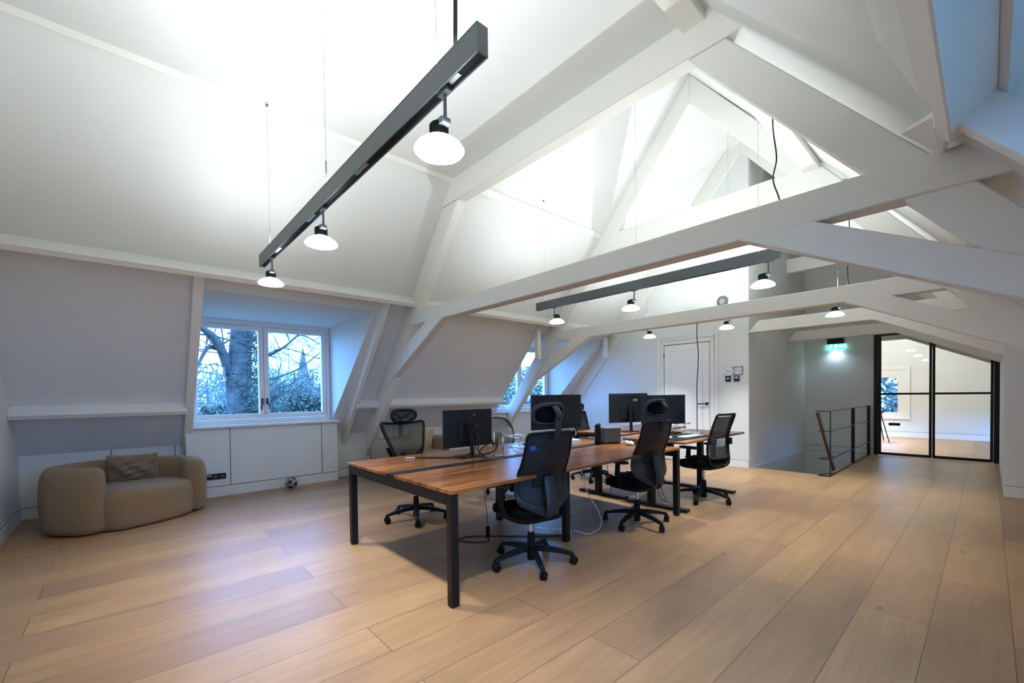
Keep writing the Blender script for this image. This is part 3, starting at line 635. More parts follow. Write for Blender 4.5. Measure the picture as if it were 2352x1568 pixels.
# ------------------------------------------------------------------ things on the door wall
s = tag(empty('wall_speaker', (XW, 3.30, 3.05)), 'round dark speaker mounted high on the door wall', 'speaker')
bm = new(); M = Matrix.Translation((0, 0, 0)) @ Matrix.Rotation(-PI/2, 4, 'Y'); lathe(bm, [(0.085, 0.0), (0.10, 0.01), (0.10, 0.05), (0.09, 0.065), (0.02, 0.07)], M=M, seg=32); obj('body', bm, GREYD, s, smooth=True, auto=40)
bm = new(); lathe(bm, [(0.040, 0.066), (0.040, 0.073), (0.032, 0.073), (0.032, 0.066)], M=M, seg=32); obj('ring', bm, WHITEP, s)
bm = new(); lathe(bm, [(0.012, 0.066), (0.012, 0.073), (0.001, 0.074)], M=M, seg=16); obj('centre_dot', bm, WHITEP, s)
for (y, kind, lab) in ((3.215, 0, 'small white wall sign with dashed corner marks and two lines, left of the pair'), (3.045, 1, 'small white wall sign with blue patterned border and round centre')):
    t = tag(empty('wall_sign', (XW, y, 1.755)), lab, 'sign', 'two small signs beside the door')
    bm = new(); box(bm, -0.008, 0, -0.082, 0.082, -0.085, 0.085); obj('plate', bm, PAPER, t)
    bm = new(); a, b = -0.0095, -0.0078
    if kind == 0:
        for sy in (-1, 1):
            for sz in (-1, 1):
                box(bm, a, b, *sorted((sy*0.035, sy*0.074)), *sorted((sz*0.068, sz*0.075))); box(bm, a, b, *sorted((sy*0.067, sy*0.074)), *sorted((sz*0.03, sz*0.075)))
        box(bm, a, b, -0.06, 0.06, 0.013, 0.018); 
        for k in range(7): box(bm, a, b, -0.045+k*0.013, -0.036+k*0.013, -0.022, -0.012)
    else:
        for q in ((-0.078, 0.078, 0.066, 0.078), (-0.078, 0.078, -0.078, -0.066), (-0.078, -0.066, -0.066, 0.066), (0.066, 0.078, -0.066, 0.066)): box(bm, a, b, *q)
        for k in range(24):
            t0 = 2*PI*k/24; t1 = t0+PI/15
            prx(bm, [(0.062*math.cos(t0), 0.062*math.sin(t0)), (0.062*math.cos(t1), 0.062*math.sin(t1)), (0.058*math.cos(t1), 0.058*math.sin(t1)), (0.058*math.cos(t0), 0.058*math.sin(t0))], a, b)
        for sy in (-1, 1):
            for sz in (-1, 1): prx(bm, [(sy*0.066, sz*0.066), (sy*0.066, sz*0.048), (sy*0.048, sz*0.066)], a, b)
        for k in range(6): box(bm, a, b, -0.042+k*0.014, -0.032+k*0.014, 0.016, 0.026)
        for k in range(7): box(bm, a, b, -0.048+k*0.014, -0.038+k*0.014, -0.018, -0.010)
    obj('print', bm, INK, t)['label'] = 'dark blue printing'
for (y, lab, c) in ((3.22, 'black thermostat below the left wall sign', 0), (3.07, 'black thermostat with grey display below the round-centred sign', 1)):
    t = tag(empty('thermostat', (XW, y, 1.615)), lab, 'thermostat', 'two black thermostats beside the door')
    bm = new(); box(bm, -0.022, 0, -0.046, 0.046, -0.05, 0.05); obj('body', bm, BLACK, t, bevel=0.004)
    bm = new(); box(bm, -0.0235, -0.0215, -0.032, 0.032, 0.0, 0.034) if c else box(bm, -0.0235, -0.0215, -0.026, 0.022, -0.01, 0.018); obj('display', bm, LOGO, t)
    bm = new()
    for k in (-1, 0, 1): box(bm, -0.0235, -0.0215, k*0.022-0.005, k*0.022+0.005, -0.032, -0.024)
    obj('buttons', bm, GREYD, t)
def socket(name, M, n, w, h, label):
    t = tag(empty(name), label, 'socket'); t.matrix_world = M
    bm = new(); box(bm, -w/2, w/2, -0.010, 0, -h/2, h/2); obj('plate', bm, BLACK, t, bevel=0.003)
    for k in range(1, n):
        bm = new(); x = -w/2+h/2+k*(w-h)/(n-1); lathe(bm, [(0.020, -0.0), (0.020, 0.004), (0.016, 0.004), (0.016, 0.001)], M=Matrix.Translation((x, -0.010, 0)) @ Matrix.Rotation(PI/2, 4, 'X'), seg=20); cyl(bm, (x-0.007, -0.0095, 0), (x-0.007, -0.0115, 0), 0.0025, 8); cyl(bm, (x+0.007, -0.0095, 0), (x+0.007, -0.0115, 0), 0.0025, 8); obj('outlet', bm, GREYD, t)
    bm = new(); box(bm, -w/2+0.018, -w/2+0.018+0.06, -0.013, -0.009, 0.012, 0.022); obj('label_strip', bm, WHITEP, t)
    return t
socket('socket_strip', Matrix.Translation((0.925, 7.18, 0.287)), 3, 0.245, 0.082, 'black triple socket strip on the panelling near the left sofa')
socket('socket_strip', Matrix.Translation((XF, 1.83, 0.36)) @ Matrix.Rotation(PI/2, 4, 'Z'), 3, 0.26, 0.085, 'black socket strip on the far wall behind the glass doors')

# ------------------------------------------------------------------ ball
bm = new(); bmesh.ops.create_icosphere(bm, subdivisions=4, radius=0.085)
cen = []
tmp = new(); bmesh.ops.create_icosphere(tmp, subdivisions=1, radius=1.0); cen = [v.co.normalized() for v in tmp.verts if True][:12]; tmp.free()
random.seed(3)
for f in bm.faces:
    c = f.calc_center_median().normalized(); dmax = max(c.dot(k) for k in cen)
    f.material_index = 1 if dmax > 0.955 else 0
b = obj('football', bm, [mat('ball_grey', (0.26, 0.27, 0.25), 0.55, var=0.6, vscale=30), BLACK], loc=(1.86, 7.02, 0.085), smooth=True); b.rotation_euler = (0.5, 0.3, 0.2)
tag(b, 'small grey and black patterned football against the panelling', 'ball')

# ------------------------------------------------------------------ desks
dk = tag(empty('bench_desk', (0, 0, 0)), 'long cherry wood bench desk with black steel legs, nearest the camera', 'desk')
DX0, DX1, DY0, DY1, DZ = 1.545, 4.62, 2.29, 4.0, 0.765
SYA, SYB = 3.07, 3.21
for (a, b, nm) in ((DY0, SYA, 0), (SYB, DY1, 1)):
    for (xa_, xb_) in ((DX0, 3.08), (3.083, DX1)):
        bm = new(); box(bm, xa_, xb_, a, b, DZ-0.026, DZ); obj('desk_top', bm, DESK, dk, bevel=0.0015, seg=1)
bm = new(); box(bm, DX0, DX1, SYA+0.001, SYB-0.001, DZ-0.027, DZ-0.002); obj('cable_channel', bm, PLAS, dk)['label'] = 'black strip along the middle of the desk'
bm = new(); box(bm, 2.10, 2.72, SYA+0.02, SYB-0.03, DZ-0.002, DZ+0.001); obj('cable_hatch', bm, BLACK, dk)
LW = 0.058
for x in (DX0+0.003, DX1-0.003-LW):
    for y in (DY0+0.004, DY1-0.02-LW):
        bm = new(); box(bm, x, x+LW, y, y+LW, 0.008, DZ-0.027); box(bm, x+0.01, x+LW-0.01, y+0.01, y+LW-0.01, 0, 0.008); obj('leg', bm, BLACK, dk, bevel=0.003, seg=1)
    bm = new(); box(bm, x, x+LW, DY0+0.004+LW, DY1-0.02-LW, DZ-0.102, DZ-0.027); obj('cross_beam', bm, BLACK, dk, bevel=0.002, seg=1)
for y in (2.60, 3.56):
    bm = new(); box(bm, 3.03, 3.03+LW, y, y+LW, 0, DZ-0.06); obj('leg', bm, BLACK, dk, bevel=0.003, seg=1)
bm = new(); box(bm, 3.03, 3.03+LW, 2.60+LW, 3.56, DZ-0.10, DZ-0.04); obj('cross_beam', bm, BLACK, dk)
for y in (2.55, 3.68):
    bm = new(); box(bm, DX0+LW, DX1-LW, y, y+0.04, DZ-0.065, DZ-0.027); obj('long_beam', bm, BLACK, dk)
for x in (2.4, 2.9, 3.5, 4.2):
    bm = new(); box(bm, x, x+0.03, 2.36, 2.40, DZ-0.034, DZ-0.027); obj('fixing_bracket', bm, BLACK, dk)

def standdesk(x0, x1, y0, y1, z, label):
    t = tag(empty('standing_desk', (0, 0, 0)), label, 'desk', 'two height-adjustable desks back to back')
    bm = new(); box(bm, x0, x1, y0, y1, z-0.026, z); obj('desk_top', bm, DESK, t, bevel=0.0015, seg=1)
    for x in (x0+0.04, x1-0.40):
        yc = (y0+y1)/2+0.06
        bm = new(); box(bm, x, x+0.09, y0+0.0, y1-0.02, 0.006, 0.036); obj('foot', bm, BLACK, t, bevel=0.003, seg=1)
        bm = new(); box(bm, x+0.005, x+0.085, yc-0.035, yc+0.035, 0.036, z-0.07); box(bm, x+0.015, x+0.075, yc-0.28, yc+0.28, z-0.07, z-0.026); obj('leg', bm, BLACK, t, bevel=0.003, seg=1)
    bm = new(); box(bm, x0+0.12, x1-0.35, (y0+y1)/2, (y0+y1)/2+0.12, z-0.075, z-0.03); obj('cross_beam', bm, BLACK, t)
    return t
standdesk(4.69, 6.47, 2.275, 3.08, 0.812, 'cherry wood standing desk behind the bench desk, camera side')
standdesk(4.74, 6.47, 3.11, 3.88, 0.85, 'cherry wood standing desk behind the bench desk, window side, raised a little higher')

# ------------------------------------------------------------------ office chairs
def starbase(t, a0, r=0.335, wheel=PLAS, arm=PLAS):
    bm = new()
    lathe(bm, [(0.030, 0.035), (0.034, 0.04), (0.036, 0.10), (0.044, 0.115), (0.044, 0.15), (0.034, 0.165), (0.028, 0.25), (0.026, 0.258)], seg=20)
    for k in range(5):
        a = a0+2*PI*k/5; c, s = math.cos(a), math.sin(a)
        P = [(0.03, 0.135, 0.030, 0.022), (0.12, 0.128, 0.026, 0.020), (0.24, 0.110, 0.021, 0.016), (r-0.02, 0.092, 0.019, 0.013), (r, 0.080, 0.019, 0.012), (r, 0.062, 0.014, 0.012)]
        rings = []
        for i, (d_, z, w, h) in enumerate(P):
            if i >= 4: ring = [(d_-0.018+0.036*(j in (1, 2)), (w*0.9 if j in (2, 3) else -w*0.9), z) for j in range(4)]
            else: ring = [(d_, -w, z-h), (d_, -w*0.7, z+h), (d_, w*0.7, z+h), (d_, w, z-h)]
            rings.append([bm.verts.new((x*c-y*s, x*s+y*c, zz)) for x, y, zz in ring])
        for A, B in zip(rings[:4], rings[1:4]):
            for j in range(4): bm.faces.new((A[j], A[(j+1) % 4], B[(j+1) % 4], B[j]))
        bm.faces.new(rings[0]); bm.faces.new(rings[3][::-1])
        tube(bm, spline([((r-0.035)*c, (r-0.035)*s, 0.095), ((r-0.008)*c, (r-0.008)*s, 0.085), (r*c, r*s, 0.062)], 4), 0.0185, 8)
    obj('star_base', bm, arm, t, smooth=True, auto=35)
    proto = None
    for k in range(5):
        a = a0+2*PI*k/5; tw = [0.9, -0.7, 2.2, 0.3, 1.5][k]
        if proto is None:
            bm = new()
            for sx in (-1, 1): lathe(bm, [(0.004, 0.0), (0.029, 0.0), (0.032, 0.004), (0.032, 0.015), (0.026, 0.020), (0.004, 0.020)], M=Matrix.Translation((sx*0.004, 0.012, 0.032)) @ Matrix.Rotation(sx*PI/2, 4, 'Y'), seg=20)
            tube(bm, [(0, 0, 0.03), (0, 0, 0.07)], 0.007, 8)
            superell(bm, (0, 0.006, 0.050), 0.0085, 0.035, 0.022, 0.8, 0.8, 12, 8)
            w = obj('caster', bm, wheel, t, smooth=True, auto=40); proto = w
        else:
            w = proto.copy(); COL.objects.link(w); w.parent = t
        w.location = (r*math.cos(a), r*math.sin(a), 0); w.rotation_euler = (0, 0, a+tw)
def lift(t, z0=0.28, z1=0.43, bracket=True):
    bm = new(); cyl(bm, (0, 0, z0), (0, 0, z1), 0.0145, 16); obj('gas_lift', bm, CHROME, t, smooth=True, auto=40)['label'] = 'chrome gas lift'
    bm = new(); box(bm, -0.09, 0.09, -0.12, 0.11, z1-0.03, z1+0.03); tube(bm, [(0.06, 0.02, z1), (0.20, 0.03, z1-0.005), (0.27, 0.03, z1-0.02)], [0.006, 0.006, 0.012], 8); obj('mechanism', bm, PLAS, t, bevel=0.01)
def seat(t, z, w=0.25, d=0.24, th=0.045, m=FAB, top=None, y=0.03):
    def warp(p):
        q = p.copy()
        if q.y > 0: q.z -= 0.05*(q.y/d)**3
        q.z -= 0.015*(1-(q.x/w)**2); return q
    bm = new(); superell(bm, (0, y, z), w, d, th, 0.45, 0.45, 32, 14, warp); o = obj('seat', bm, m, t, smooth=True)
    if top:
        bm = new()
        for k in range(4):
            x = -0.14+k*0.085
            tube(bm, spline([(x, y-0.16, z+th+0.006), (x, y, z+th+0.001), (x, y+0.13, z+th+0.003)], 4), 0.03, 8, flat=0.25, upv=(1, 0, 0))
        obj('seat_cover', bm, top[0], t, smooth=True)['label'] = top[1]
    bm = new(); superell(bm, (0, y-0.01, z-0.045), w*0.92, d*0.92, 0.045, 0.4, 0.5, 24, 8); obj('seat_shell', bm, PLAS, t, smooth=True)
def arm_T(t, s, x=0.285, y=0.0, z=0.69, zb=0.45, dark=PLAS):
    """armrest: curved upright plus pad"""
    bm = new(); P = spline([(s*0.16, y+0.0, zb-0.01), (s*(x-0.03), y+0.01, zb+0.0), (s*x, y+0.03, zb+0.05), (s*x, y+0.035, zb+0.14), (s*x, y+0.03, z-0.03)], 5)
    n = len(P); tube(bm, P, [0.040-0.008*k/n for k in range(n)], 10, flat=0.42, upv=(0, 1, 0))
    o = obj('armrest', bm, dark, t, smooth=True, auto=50)
    bm = new(); superell(bm, (s*x, y+0.03, z-0.010), 0.045, 0.125, 0.016, 0.35, 0.55, 24, 8); obj('arm_pad', bm, GPLAS, o, smooth=True)
def backcurve(v, H, lean=0.10, lum=0.05):
    """distance behind the seat centre as a function of height fraction"""
    return -(0.235-lum*math.sin(PI*min(1, v*1.35))**2*0.9+lean*max(0, v-0.35)**1.3*1.4)
def chair_A(name_label, loc, rz, a0, seatcover=None, spot=None):
    """high back net chair with hollow headrest"""
    t = tag(empty('office_chair', loc, rz), name_label, 'chair', 'office chairs around the desks')
    starbase(t, a0-rz); lift(t, 0.24, 0.40); seat(t, 0.468, 0.25, 0.25, 0.052, FAB, seatcover)
    z0, z1 = 0.50, 1.085
    def hw(v): return 0.222+0.014*math.sin(PI*min(1, max(0, (0.55-v)/0.55)))-(0.09*max(0, (0.16-v)/0.16)**2)-0.012*max(0, (v-0.6)/0.4)
    def pt(u, v):
        x = (u-0.5)*2*hw(v); y = backcurve(v, 1)-(-0.045)*(abs(u-0.5)*2)**2; return Vector((x, y, z0+(z1-z0)*v))
    bm = new(); panel(bm, lambda u, v: pt(u, v), 14, 20, 0.006); obj('back_net', bm, NET, t, smooth=True, auto=60)['label'] = 'black net backrest'
    # frame loop
    loop = [pt(0.0, v) for v in (0.30, 0.45, 0.6, 0.75, 0.88, 0.96)]+[pt(0.05, 1.0), pt(0.25, 1.01), pt(0.5, 1.015), pt(0.75, 1.01), pt(0.95, 1.0)]+[pt(1, v) for v in (0.96, 0.88, 0.75, 0.6, 0.45, 0.30)]
    bm = new(); tube(bm, spline(loop, 4), 0.013, 8, flat=0.8); obj('back_frame', bm, PLAS, t, smooth=True)
    low = [pt(0.0, 0.42)+Vector((0, -0.004, 0)), pt(-0.01, 0.25), pt(0.02, 0.12), pt(0.14, 0.02), pt(0.3, -0.045), pt(0.5, -0.065), pt(0.7, -0.045), pt(0.86, 0.02), pt(0.98, 0.12), pt(1.01, 0.25), pt(1, 0.42)+Vector((0, -0.004, 0))]
    P = spline(low, 5); n = len(P)
    rr = [0.011+0.004*math.sin(PI*k/(n-1)) for k in range(n)]; ww = [0.015+0.026*math.sin(PI*k/(n-1))**0.8 for k in range(n)]
    bm = new(); ribbon(bm, P, rr, ww); obj('back_shell', bm, GPLAS, t, smooth=True)['label'] = 'grey plastic lower rim of the backrest'
    bm = new()   # under shell between rim and seat
    def us(u, v):
        q = pt(0.06+0.88*u, 0.03-0.16*v*math.sin(PI*u)-0.04*v); q.y += 0.012+0.12*v*v; return q
    panel(bm, us, 12, 6, 0.02); obj('under_shell', bm, PLAS, t, smooth=True, auto=60)
    # spine and lumbar pad
    bm = new()
    def sp(u, v):
        w = 0.052-0.012*v; y = backcurve(v*0.42-0.06, 1)-0.045-0.012*math.cos((u-0.5)*PI); return Vector(((u-0.5)*2*w, y, 0.462+0.29*v))
    panel(bm, sp, 8, 12, 0.022); obj('spine', bm, GPLAS, t, smooth=True, auto=60)
    bm = new()
    def lp(u, v):
        w = 0.115; y = backcurve(0.42, 1)-0.018+0.03*(2*u-1)**2; return Vector(((u-0.5)*2*w, y-0.004, 0.672+0.115*v))
    panel(bm, lp, 12, 6, 0.014); obj('lumbar_pad', bm, PLAS, t, smooth=True, auto=60, bevel=0.004)
    # headrest
    yb = backcurve(1, 1)
    bm = new(); tube(bm, spline([(0, yb-0.005, 1.06), (0, yb-0.045, 1.11), (0, yb-0.045, 1.18), (0, yb-0.06, 1.22), (0, yb-0.035, 1.26), (0, yb-0.01, 1.28)], 5), 0.026, 10, flat=0.6, upv=(1, 0, 0)); box(bm, -0.028, 0.028, yb-0.035, yb+0.012, 1.05, 1.10)
    obj('headrest_bracket', bm, GPLAS, t, smooth=True, auto=50)
    yh = yb+0.03
    def hp(a):
        ca, sa = math.cos(a), math.sin(a); x = 0.14*sgn(ca)*abs(ca)**0.6; z = 1.225+0.075*sgn(sa)*abs(sa)**0.7
        return Vector((x, yh+0.045*(abs(x)/0.14)**2-0.012*((z-1.225)/0.075), z))
    P = [hp(2*PI*k/40) for k in range(40)]
    bm = new(); tube(bm, P, 0.017, 10, closed=True, flat=0.8); h = obj('headrest', bm, GPLAS, t, smooth=True); h['label'] = 'hollow grey headrest rim'
    bm = new()
    def hn(u, v):
        a = 0.12*(2*u-1); z = 1.225+0.062*(2*v-1); return Vector((a, yh+0.045*(abs(a)/0.14)**2+0.006, z))
    panel(bm, hn, 10, 6, 0.012); obj('headrest_pad', bm, FAB, h, smooth=True)
    for s in (-1, 1): arm_T(t, s, 0.27, -0.02)
    if spot:
        bm = new(); P0 = pt(0.10, 0.84); box(bm, -0.195, -0.135, P0.y-0.012, P0.y-0.008, 0.965, 1.0); obj('label_tag', bm, BLUEL, t)['label'] = 'small blue tag'
    return t
def chair_B(label, loc, rz, a0, seatm=FAB, top=1.19, head=True, dense=False):
    """skeletal chair with see-through net, tapering back and winged headrest"""
    t = tag(empty('office_chair', loc, rz), label, 'chair', 'office chairs around the desks')
    starbase(t, a0-rz); lift(t, 0.28, 0.42); seat(t, 0.475, 0.25, 0.24, 0.04)
    z0, z1 = 0.60, 1.075
    def hw(v): return 0.12+0.155*min(1, v*1.05)**0.8
    def pt(u, v):
        x = (u-0.5)*2*hw(v); y = backcurve(v, 1)+0.04*(abs(u-0.5)*2)**2; return Vector((x, y, z0+(z1-z0)*v-0.015*math.sin(PI*u)*v))
    bm = new(); panel(bm, pt, 12, 16, 0.004); obj('back_net', bm, NET_C if not dense else NET, t, smooth=True, auto=60)['label'] = 'see-through grey net'
    loop = [pt(0.25, 0), pt(0.02, 0.02), pt(0, 0.3), pt(0, 0.6), pt(0, 0.88), pt(0.03, 1.0), pt(0.2, 1.0), pt(0.5, 1.0), pt(0.8, 1.0), pt(0.97, 1.0), pt(1, 0.88), pt(1, 0.6), pt(1, 0.3), pt(0.98, 0.02), pt(0.75, 0)]
    bm = new(); tube(bm, spline(loop, 5, closed=True), 0.020, 8, closed=True, flat=0.6); obj('back_frame', bm, PLAS, t, smooth=True)
    bm = new(); P = spline([(0, -0.10, 0.44), (0, -0.27, 0.47), (0, -0.30, 0.60), (0, -0.265, 0.72)], 5); tube(bm, P, 0.035, 10, flat=0.5, upv=(1, 0, 0))
    for s in (-1, 1): tube(bm, spline([(0, -0.29, 0.56), (s*0.08, -0.27, 0.62), (s*0.18, -0.235, 0.72), (s*0.23, -0.21, 0.80)], 4), [0.022]*13, 8, flat=0.5)
    obj('back_bracket', bm, PLAS, t, smooth=True)
    if head:
        yb = backcurve(1, 1)
        bm = new(); box(bm, -0.027, 0.027, yb-0.035, yb-0.015, 0.90, 1.10); obj('headrest_bracket', bm, PLAS, t, bevel=0.008)
        def hp(a):
            ca, sa = math.cos(a), math.sin(a); x = 0.155*sgn(ca)*abs(ca)**0.5; z = 1.155+0.058*sgn(sa)*abs(sa)**0.8-(0.02 if sa < 0 else 0)*(1-abs(ca))
            return Vector((x, yb+0.02+0.05*(abs(x)/0.155)**2, z))
        bm = new(); tube(bm, [hp(2*PI*k/40) for k in range(40)], 0.016, 8, closed=True)
        for s in (-1, 1): tube(bm, spline([(s*0.13, yb+0.05, 1.19), (s*0.06, yb+0.025, 1.155), (0, yb+0.02, 1.11)], 4), 0.012, 8)
        h = obj('headrest', bm, PLAS, t, smooth=True)
        bm = new(); panel(bm, lambda u, v: Vector((0.15*(2*u-1), yb+0.024+0.05*abs(2*u-1)**2, 1.155+0.05*(2*v-1))), 10, 5, 0.004); obj('headrest_net', bm, NET_D, h, smooth=True)
    for s in (-1, 1): arm_T(t, s, 0.27)
    return t
def chair_C(label, loc, rz, a0):
    """rounded translucent net back, no headrest"""
    t = tag(empty('office_chair', loc, rz), label, 'chair', 'office chairs around the desks')
    starbase(t, a0-rz); lift(t, 0.28, 0.40); seat(t, 0.455, 0.25, 0.23, 0.035)
    z0, z1 = 0.55, 1.05
    def hw(v): return 0.12+0.155*math.sin(PI/2*min(1, v/0.75))-0.05*max(0, (v-0.75)/0.25)**2
    def pt(u, v):
        x = (u-0.5)*2*hw(v); return Vector((x, backcurve(v, 1)+0.05*(abs(u-0.5)*2)**2, z0+(z1-z0)*v-(0.03*(abs(u-0.5)*2)**3 if v > 0.7 else 0)))
    bm = new(); panel(bm, pt, 14, 18, 0.004); obj('back_net', bm, NET_C, t, smooth=True, auto=60)['label'] = 'see-through grey net'
    loop = [pt(0.2, 0), pt(0, 0.12), pt(0, 0.35), pt(0, 0.6), pt(0, 0.82), pt(0.06, 0.97), pt(0.25, 1.0), pt(0.5, 1.01), pt(0.75, 1.0), pt(0.94, 0.97), pt(1, 0.82), pt(1, 0.6), pt(1, 0.35), pt(1, 0.12), pt(0.8, 0)]
    bm = new(); tube(bm, spline(loop, 5, closed=True), 0.017, 8, closed=True, flat=0.7); obj('back_frame', bm, GPLAS, t, smooth=True)
    bm = new(); superell(bm, (0, -0.25, 0.80), 0.085, 0.02, 0.045, 0.6, 0.6, 20, 8); obj('lumbar_pad', bm, PLAS, t, smooth=True)
    bm = new(); tube(bm, spline([(0, -0.10, 0.42), (0, -0.28, 0.46), (0, -0.29, 0.6), (0, -0.26, 0.8)], 5), 0.028, 10, flat=0.5, upv=(1, 0, 0)); obj('back_bracket', bm, PLAS, t, smooth=True)
    for s in (-1, 1): arm_T(t, s, 0.27, z=0.67)
    return t
def chair_D(label, loc, rz, a0):
    """net back without headrest, white ribbed lumbar, green seat"""
    t = tag(empty('office_chair', loc, rz), label, 'chair', 'office chairs around the desks')
    starbase(t, a0-rz); lift(t, 0.28, 0.44); seat(t, 0.50, 0.25, 0.25, 0.045, FAB, (GREENF, 'dark green striped seat cover'))
    z0, z1 = 0.50, 1.10
    def hw(v): return 0.20+0.022*math.sin(PI*min(1, v/0.6))-0.015*v
    def bc(v): return -(0.20+0.055*math.cos(v*PI*0.9)**2*0.6+0.14*max(0, v-0.35))
    def pt(u, v): return Vector(((u-0.5)*2*hw(v), bc(v)+0.03*(abs(u-0.5)*2)**2, z0+(z1-z0)*v))
    bm = new(); panel(bm, lambda u, v: pt(0.04+0.92*u, 0.14+0.82*v), 12, 18, 0.004); obj('back_net', bm, NET_D, t, smooth=True, auto=60)['label'] = 'dark net backrest'
    loop = [pt(0, 0.05), pt(0, 0.3), pt(0, 0.6), pt(0, 0.9), pt(0.03, 0.995), pt(0.15, 1.0), pt(0.5, 1.0), pt(0.85, 1.0), pt(0.97, 0.995), pt(1, 0.9), pt(1, 0.6), pt(1, 0.3), pt(1, 0.05), pt(0.9, -0.04), pt(0.5, -0.07), pt(0.1, -0.04)]
    bm = new(); tube(bm, spline(loop, 5, closed=True), 0.026, 8, closed=True, flat=0.55); obj('back_frame', bm, PLAS, t, smooth=True)
    bm = new(); tube(bm, spline([pt(0.02, 0.13), pt(0.3, 0.11), pt(0.7, 0.11), pt(0.98, 0.13)], 5), 0.02, 8, flat=0.6); obj('lower_bar', bm, GPLAS, t, smooth=True)
    bm = new()
    for k in range(8):
        u = 0.30+0.40*k/7; P = spline([pt(u, 0.33)+Vector((0, -0.014, 0)), pt(u, 0.40)+Vector((0, -0.020, 0)), pt(u, 0.50)+Vector((0, -0.014, 0))], 4); tube(bm, P, 0.008, 6, flat=0.6)
    obj('lumbar_ribs', bm, LOGO, t, smooth=True)['label'] = 'pale ribbed lumbar support'
    bm = new(); tube(bm, [pt(0.04, 0.46)+Vector((0, -0.01, 0)), pt(0.96, 0.46)+Vector((0, -0.01, 0))], 0.008, 8); box(bm, 0.19, 0.225, bc(0.46)-0.03, bc(0.46)+0.01, 0.72, 0.80); obj('lumbar_bar', bm, PLAS, t)
    bm = new(); tube(bm, spline([(0, 0.0, 0.44), (0, -0.18, 0.44), (0, -0.25, 0.48)], 4), 0.04, 8, flat=0.5, upv=(1, 0, 0)); obj('back_bracket', bm, PLAS, t, smooth=True)
    for s in (-1, 1): arm_T(t, s, 0.275, z=0.70)
    return t
def R(dg): return rad(dg)
chair_A('black high-back net chair at the bench desk, closest to the camera', (2.45, 2.48, 0), R(-9), R(-120), spot=True)
chair_A('black high-back net chair with a purple seat cover at the bench desk', (4.00, 2.46, 0), R(-9), R(-104), (PURPF, 'purple seat cover'))
chair_D('black net chair without headrest, with a green seat, at the standing desk', (5.50, 2.42, 0), R(-8), R(-100))
chair_B('black chair with see-through net and winged headrest on the window side of the bench desk', (2.41, 4.26, 0), R(180), R(-118))
chair_C('chair with rounded see-through net back and no headrest, window side of the bench desk', (3.98, 4.40, 0), R(186), R(-80))
chair_B('black chair with headrest half hidden behind the wide monitor', (5.58, 4.22, 0), R(190), R(-150), dense=True)

# ------------------------------------------------------------------ monitors
def monitor(label, a, b, z0, z1, ztab, facing, logo=None, base=(0.24, 0.18), slot=False, th=0.022, round_base=False):
    """panel from floor-plan point a to b (as seen left to right); facing=+1: screen looks away from the camera"""
    A, B = Vector((*a, 0)), Vector((*b, 0)); c = (A+B)/2; w = (B-A).length; ang = math.atan2((B-A).y, (B-A).x)
    t = tag(empty('monitor', (c.x, c.y, ztab), ang), label, 'monitor', 'monitors on the desks'); h0, h1 = z0-ztab, z1-ztab
    bm = new(); box(bm, -w/2, w/2, -0.006*facing-0.006, -0.006*facing+0.006, h0, h1) if False else box(bm, -w/2, w/2, -0.008, 0.008, h0, h1); p = obj('panel', bm, MONB, t, bevel=0.003)
    bm = new(); y = 0.0085*facing; box(bm, -w/2+0.008, w/2-0.008, min(y, y+0.001*facing), max(y, y+0.001*facing), h0+0.016, h1-0.008); obj('screen', bm, SCREEN, p)
    bm = new(); yb = -0.008*facing; hm = (h0+h1)/2; box(bm, -w*0.20, w*0.20, *sorted((yb, yb-0.014*facing)), h0+0.05, hm+0.03); obj('back_housing', bm, MONB, p, bevel=0.01)
    if slot: bm = new(); box(bm, -w*0.22, w*0.42, *sorted((yb, yb-0.002*facing)), h1-0.052, h1-0.044); obj('vent_slot', bm, BLACK, p)
    bm = new(); yc = -0.045*facing
    tube(bm, [(0, yc-0.02*facing, 0.008), (0, yc, hm+0.0)], 0.024, 10, flat=0.5, upv=(1, 0, 0)); box(bm, -0.05, 0.05, *sorted((yc-0.012*facing, yb-0.018*facing)), hm-0.05, hm+0.05)
    obj('stand_neck', bm, BLACK, t, bevel=0.002)
    bm = new(); bw, bd = base; prz(bm, [(-bw/2, -bd/2), (bw/2, -bd/2), (bw/2*0.92, bd/2), (-bw/2*0.92, bd/2)], 0.0, 0.012); obj('stand_base', bm, BLACK, t, bevel=0.004)
    if logo:
        cu = bpy.data.curves.new('logo_text', 'FONT'); cu.body = logo[0]; cu.size = logo[1]; cu.extrude = 0.0006; cu.align_x = 'CENTER'; cu.align_y = 'CENTER'
        o = bpy.data.objects.new('logo', cu); COL.objects.link(o); o.parent = t; cu.materials.append(LOGO)
        me = bpy.data.meshes.new_from_object(o); me.name = 'logo'; me.materials.clear(); me.materials.append(LOGO); bpy.data.objects.remove(o); bpy.data.curves.remove(cu)
        o = bpy.data.objects.new('logo', me); COL.objects.link(o); o.parent = t
        o.location = (logo[2], -0.010, h1-logo[3]); o.rotation_euler = (PI/2, 0, 0)
    return t
monitor('black monitor seen from behind, alone on the near half of the bench desk', (2.262, 3.47), (2.862, 3.47), 0.865, 1.235, DZ, 1, ('-o-', 0.03, 0.07, 0.052), base=(0.26, 0.20))
monitor('wide black monitor seen from behind, behind the nearest chair headrest', (3.45, 3.47), (4.17, 3.33), 0.965, 1.368, DZ, 1, None, slot=True, base=(0.27, 0.22))
monitor('black monitor with a maker logo on its back, on the window side standing desk', (4.86, 3.40), (5.42, 3.16), 0.975, 1.372, 0.85, 1, ('MSI', 0.045, 0.105, 0.095), slot=True)
monitor('black monitor with its dark screen towards the camera, on the camera side standing desk', (5.03, 3.02), (5.50, 2.66), 0.965, 1.345, 0.812, -1)

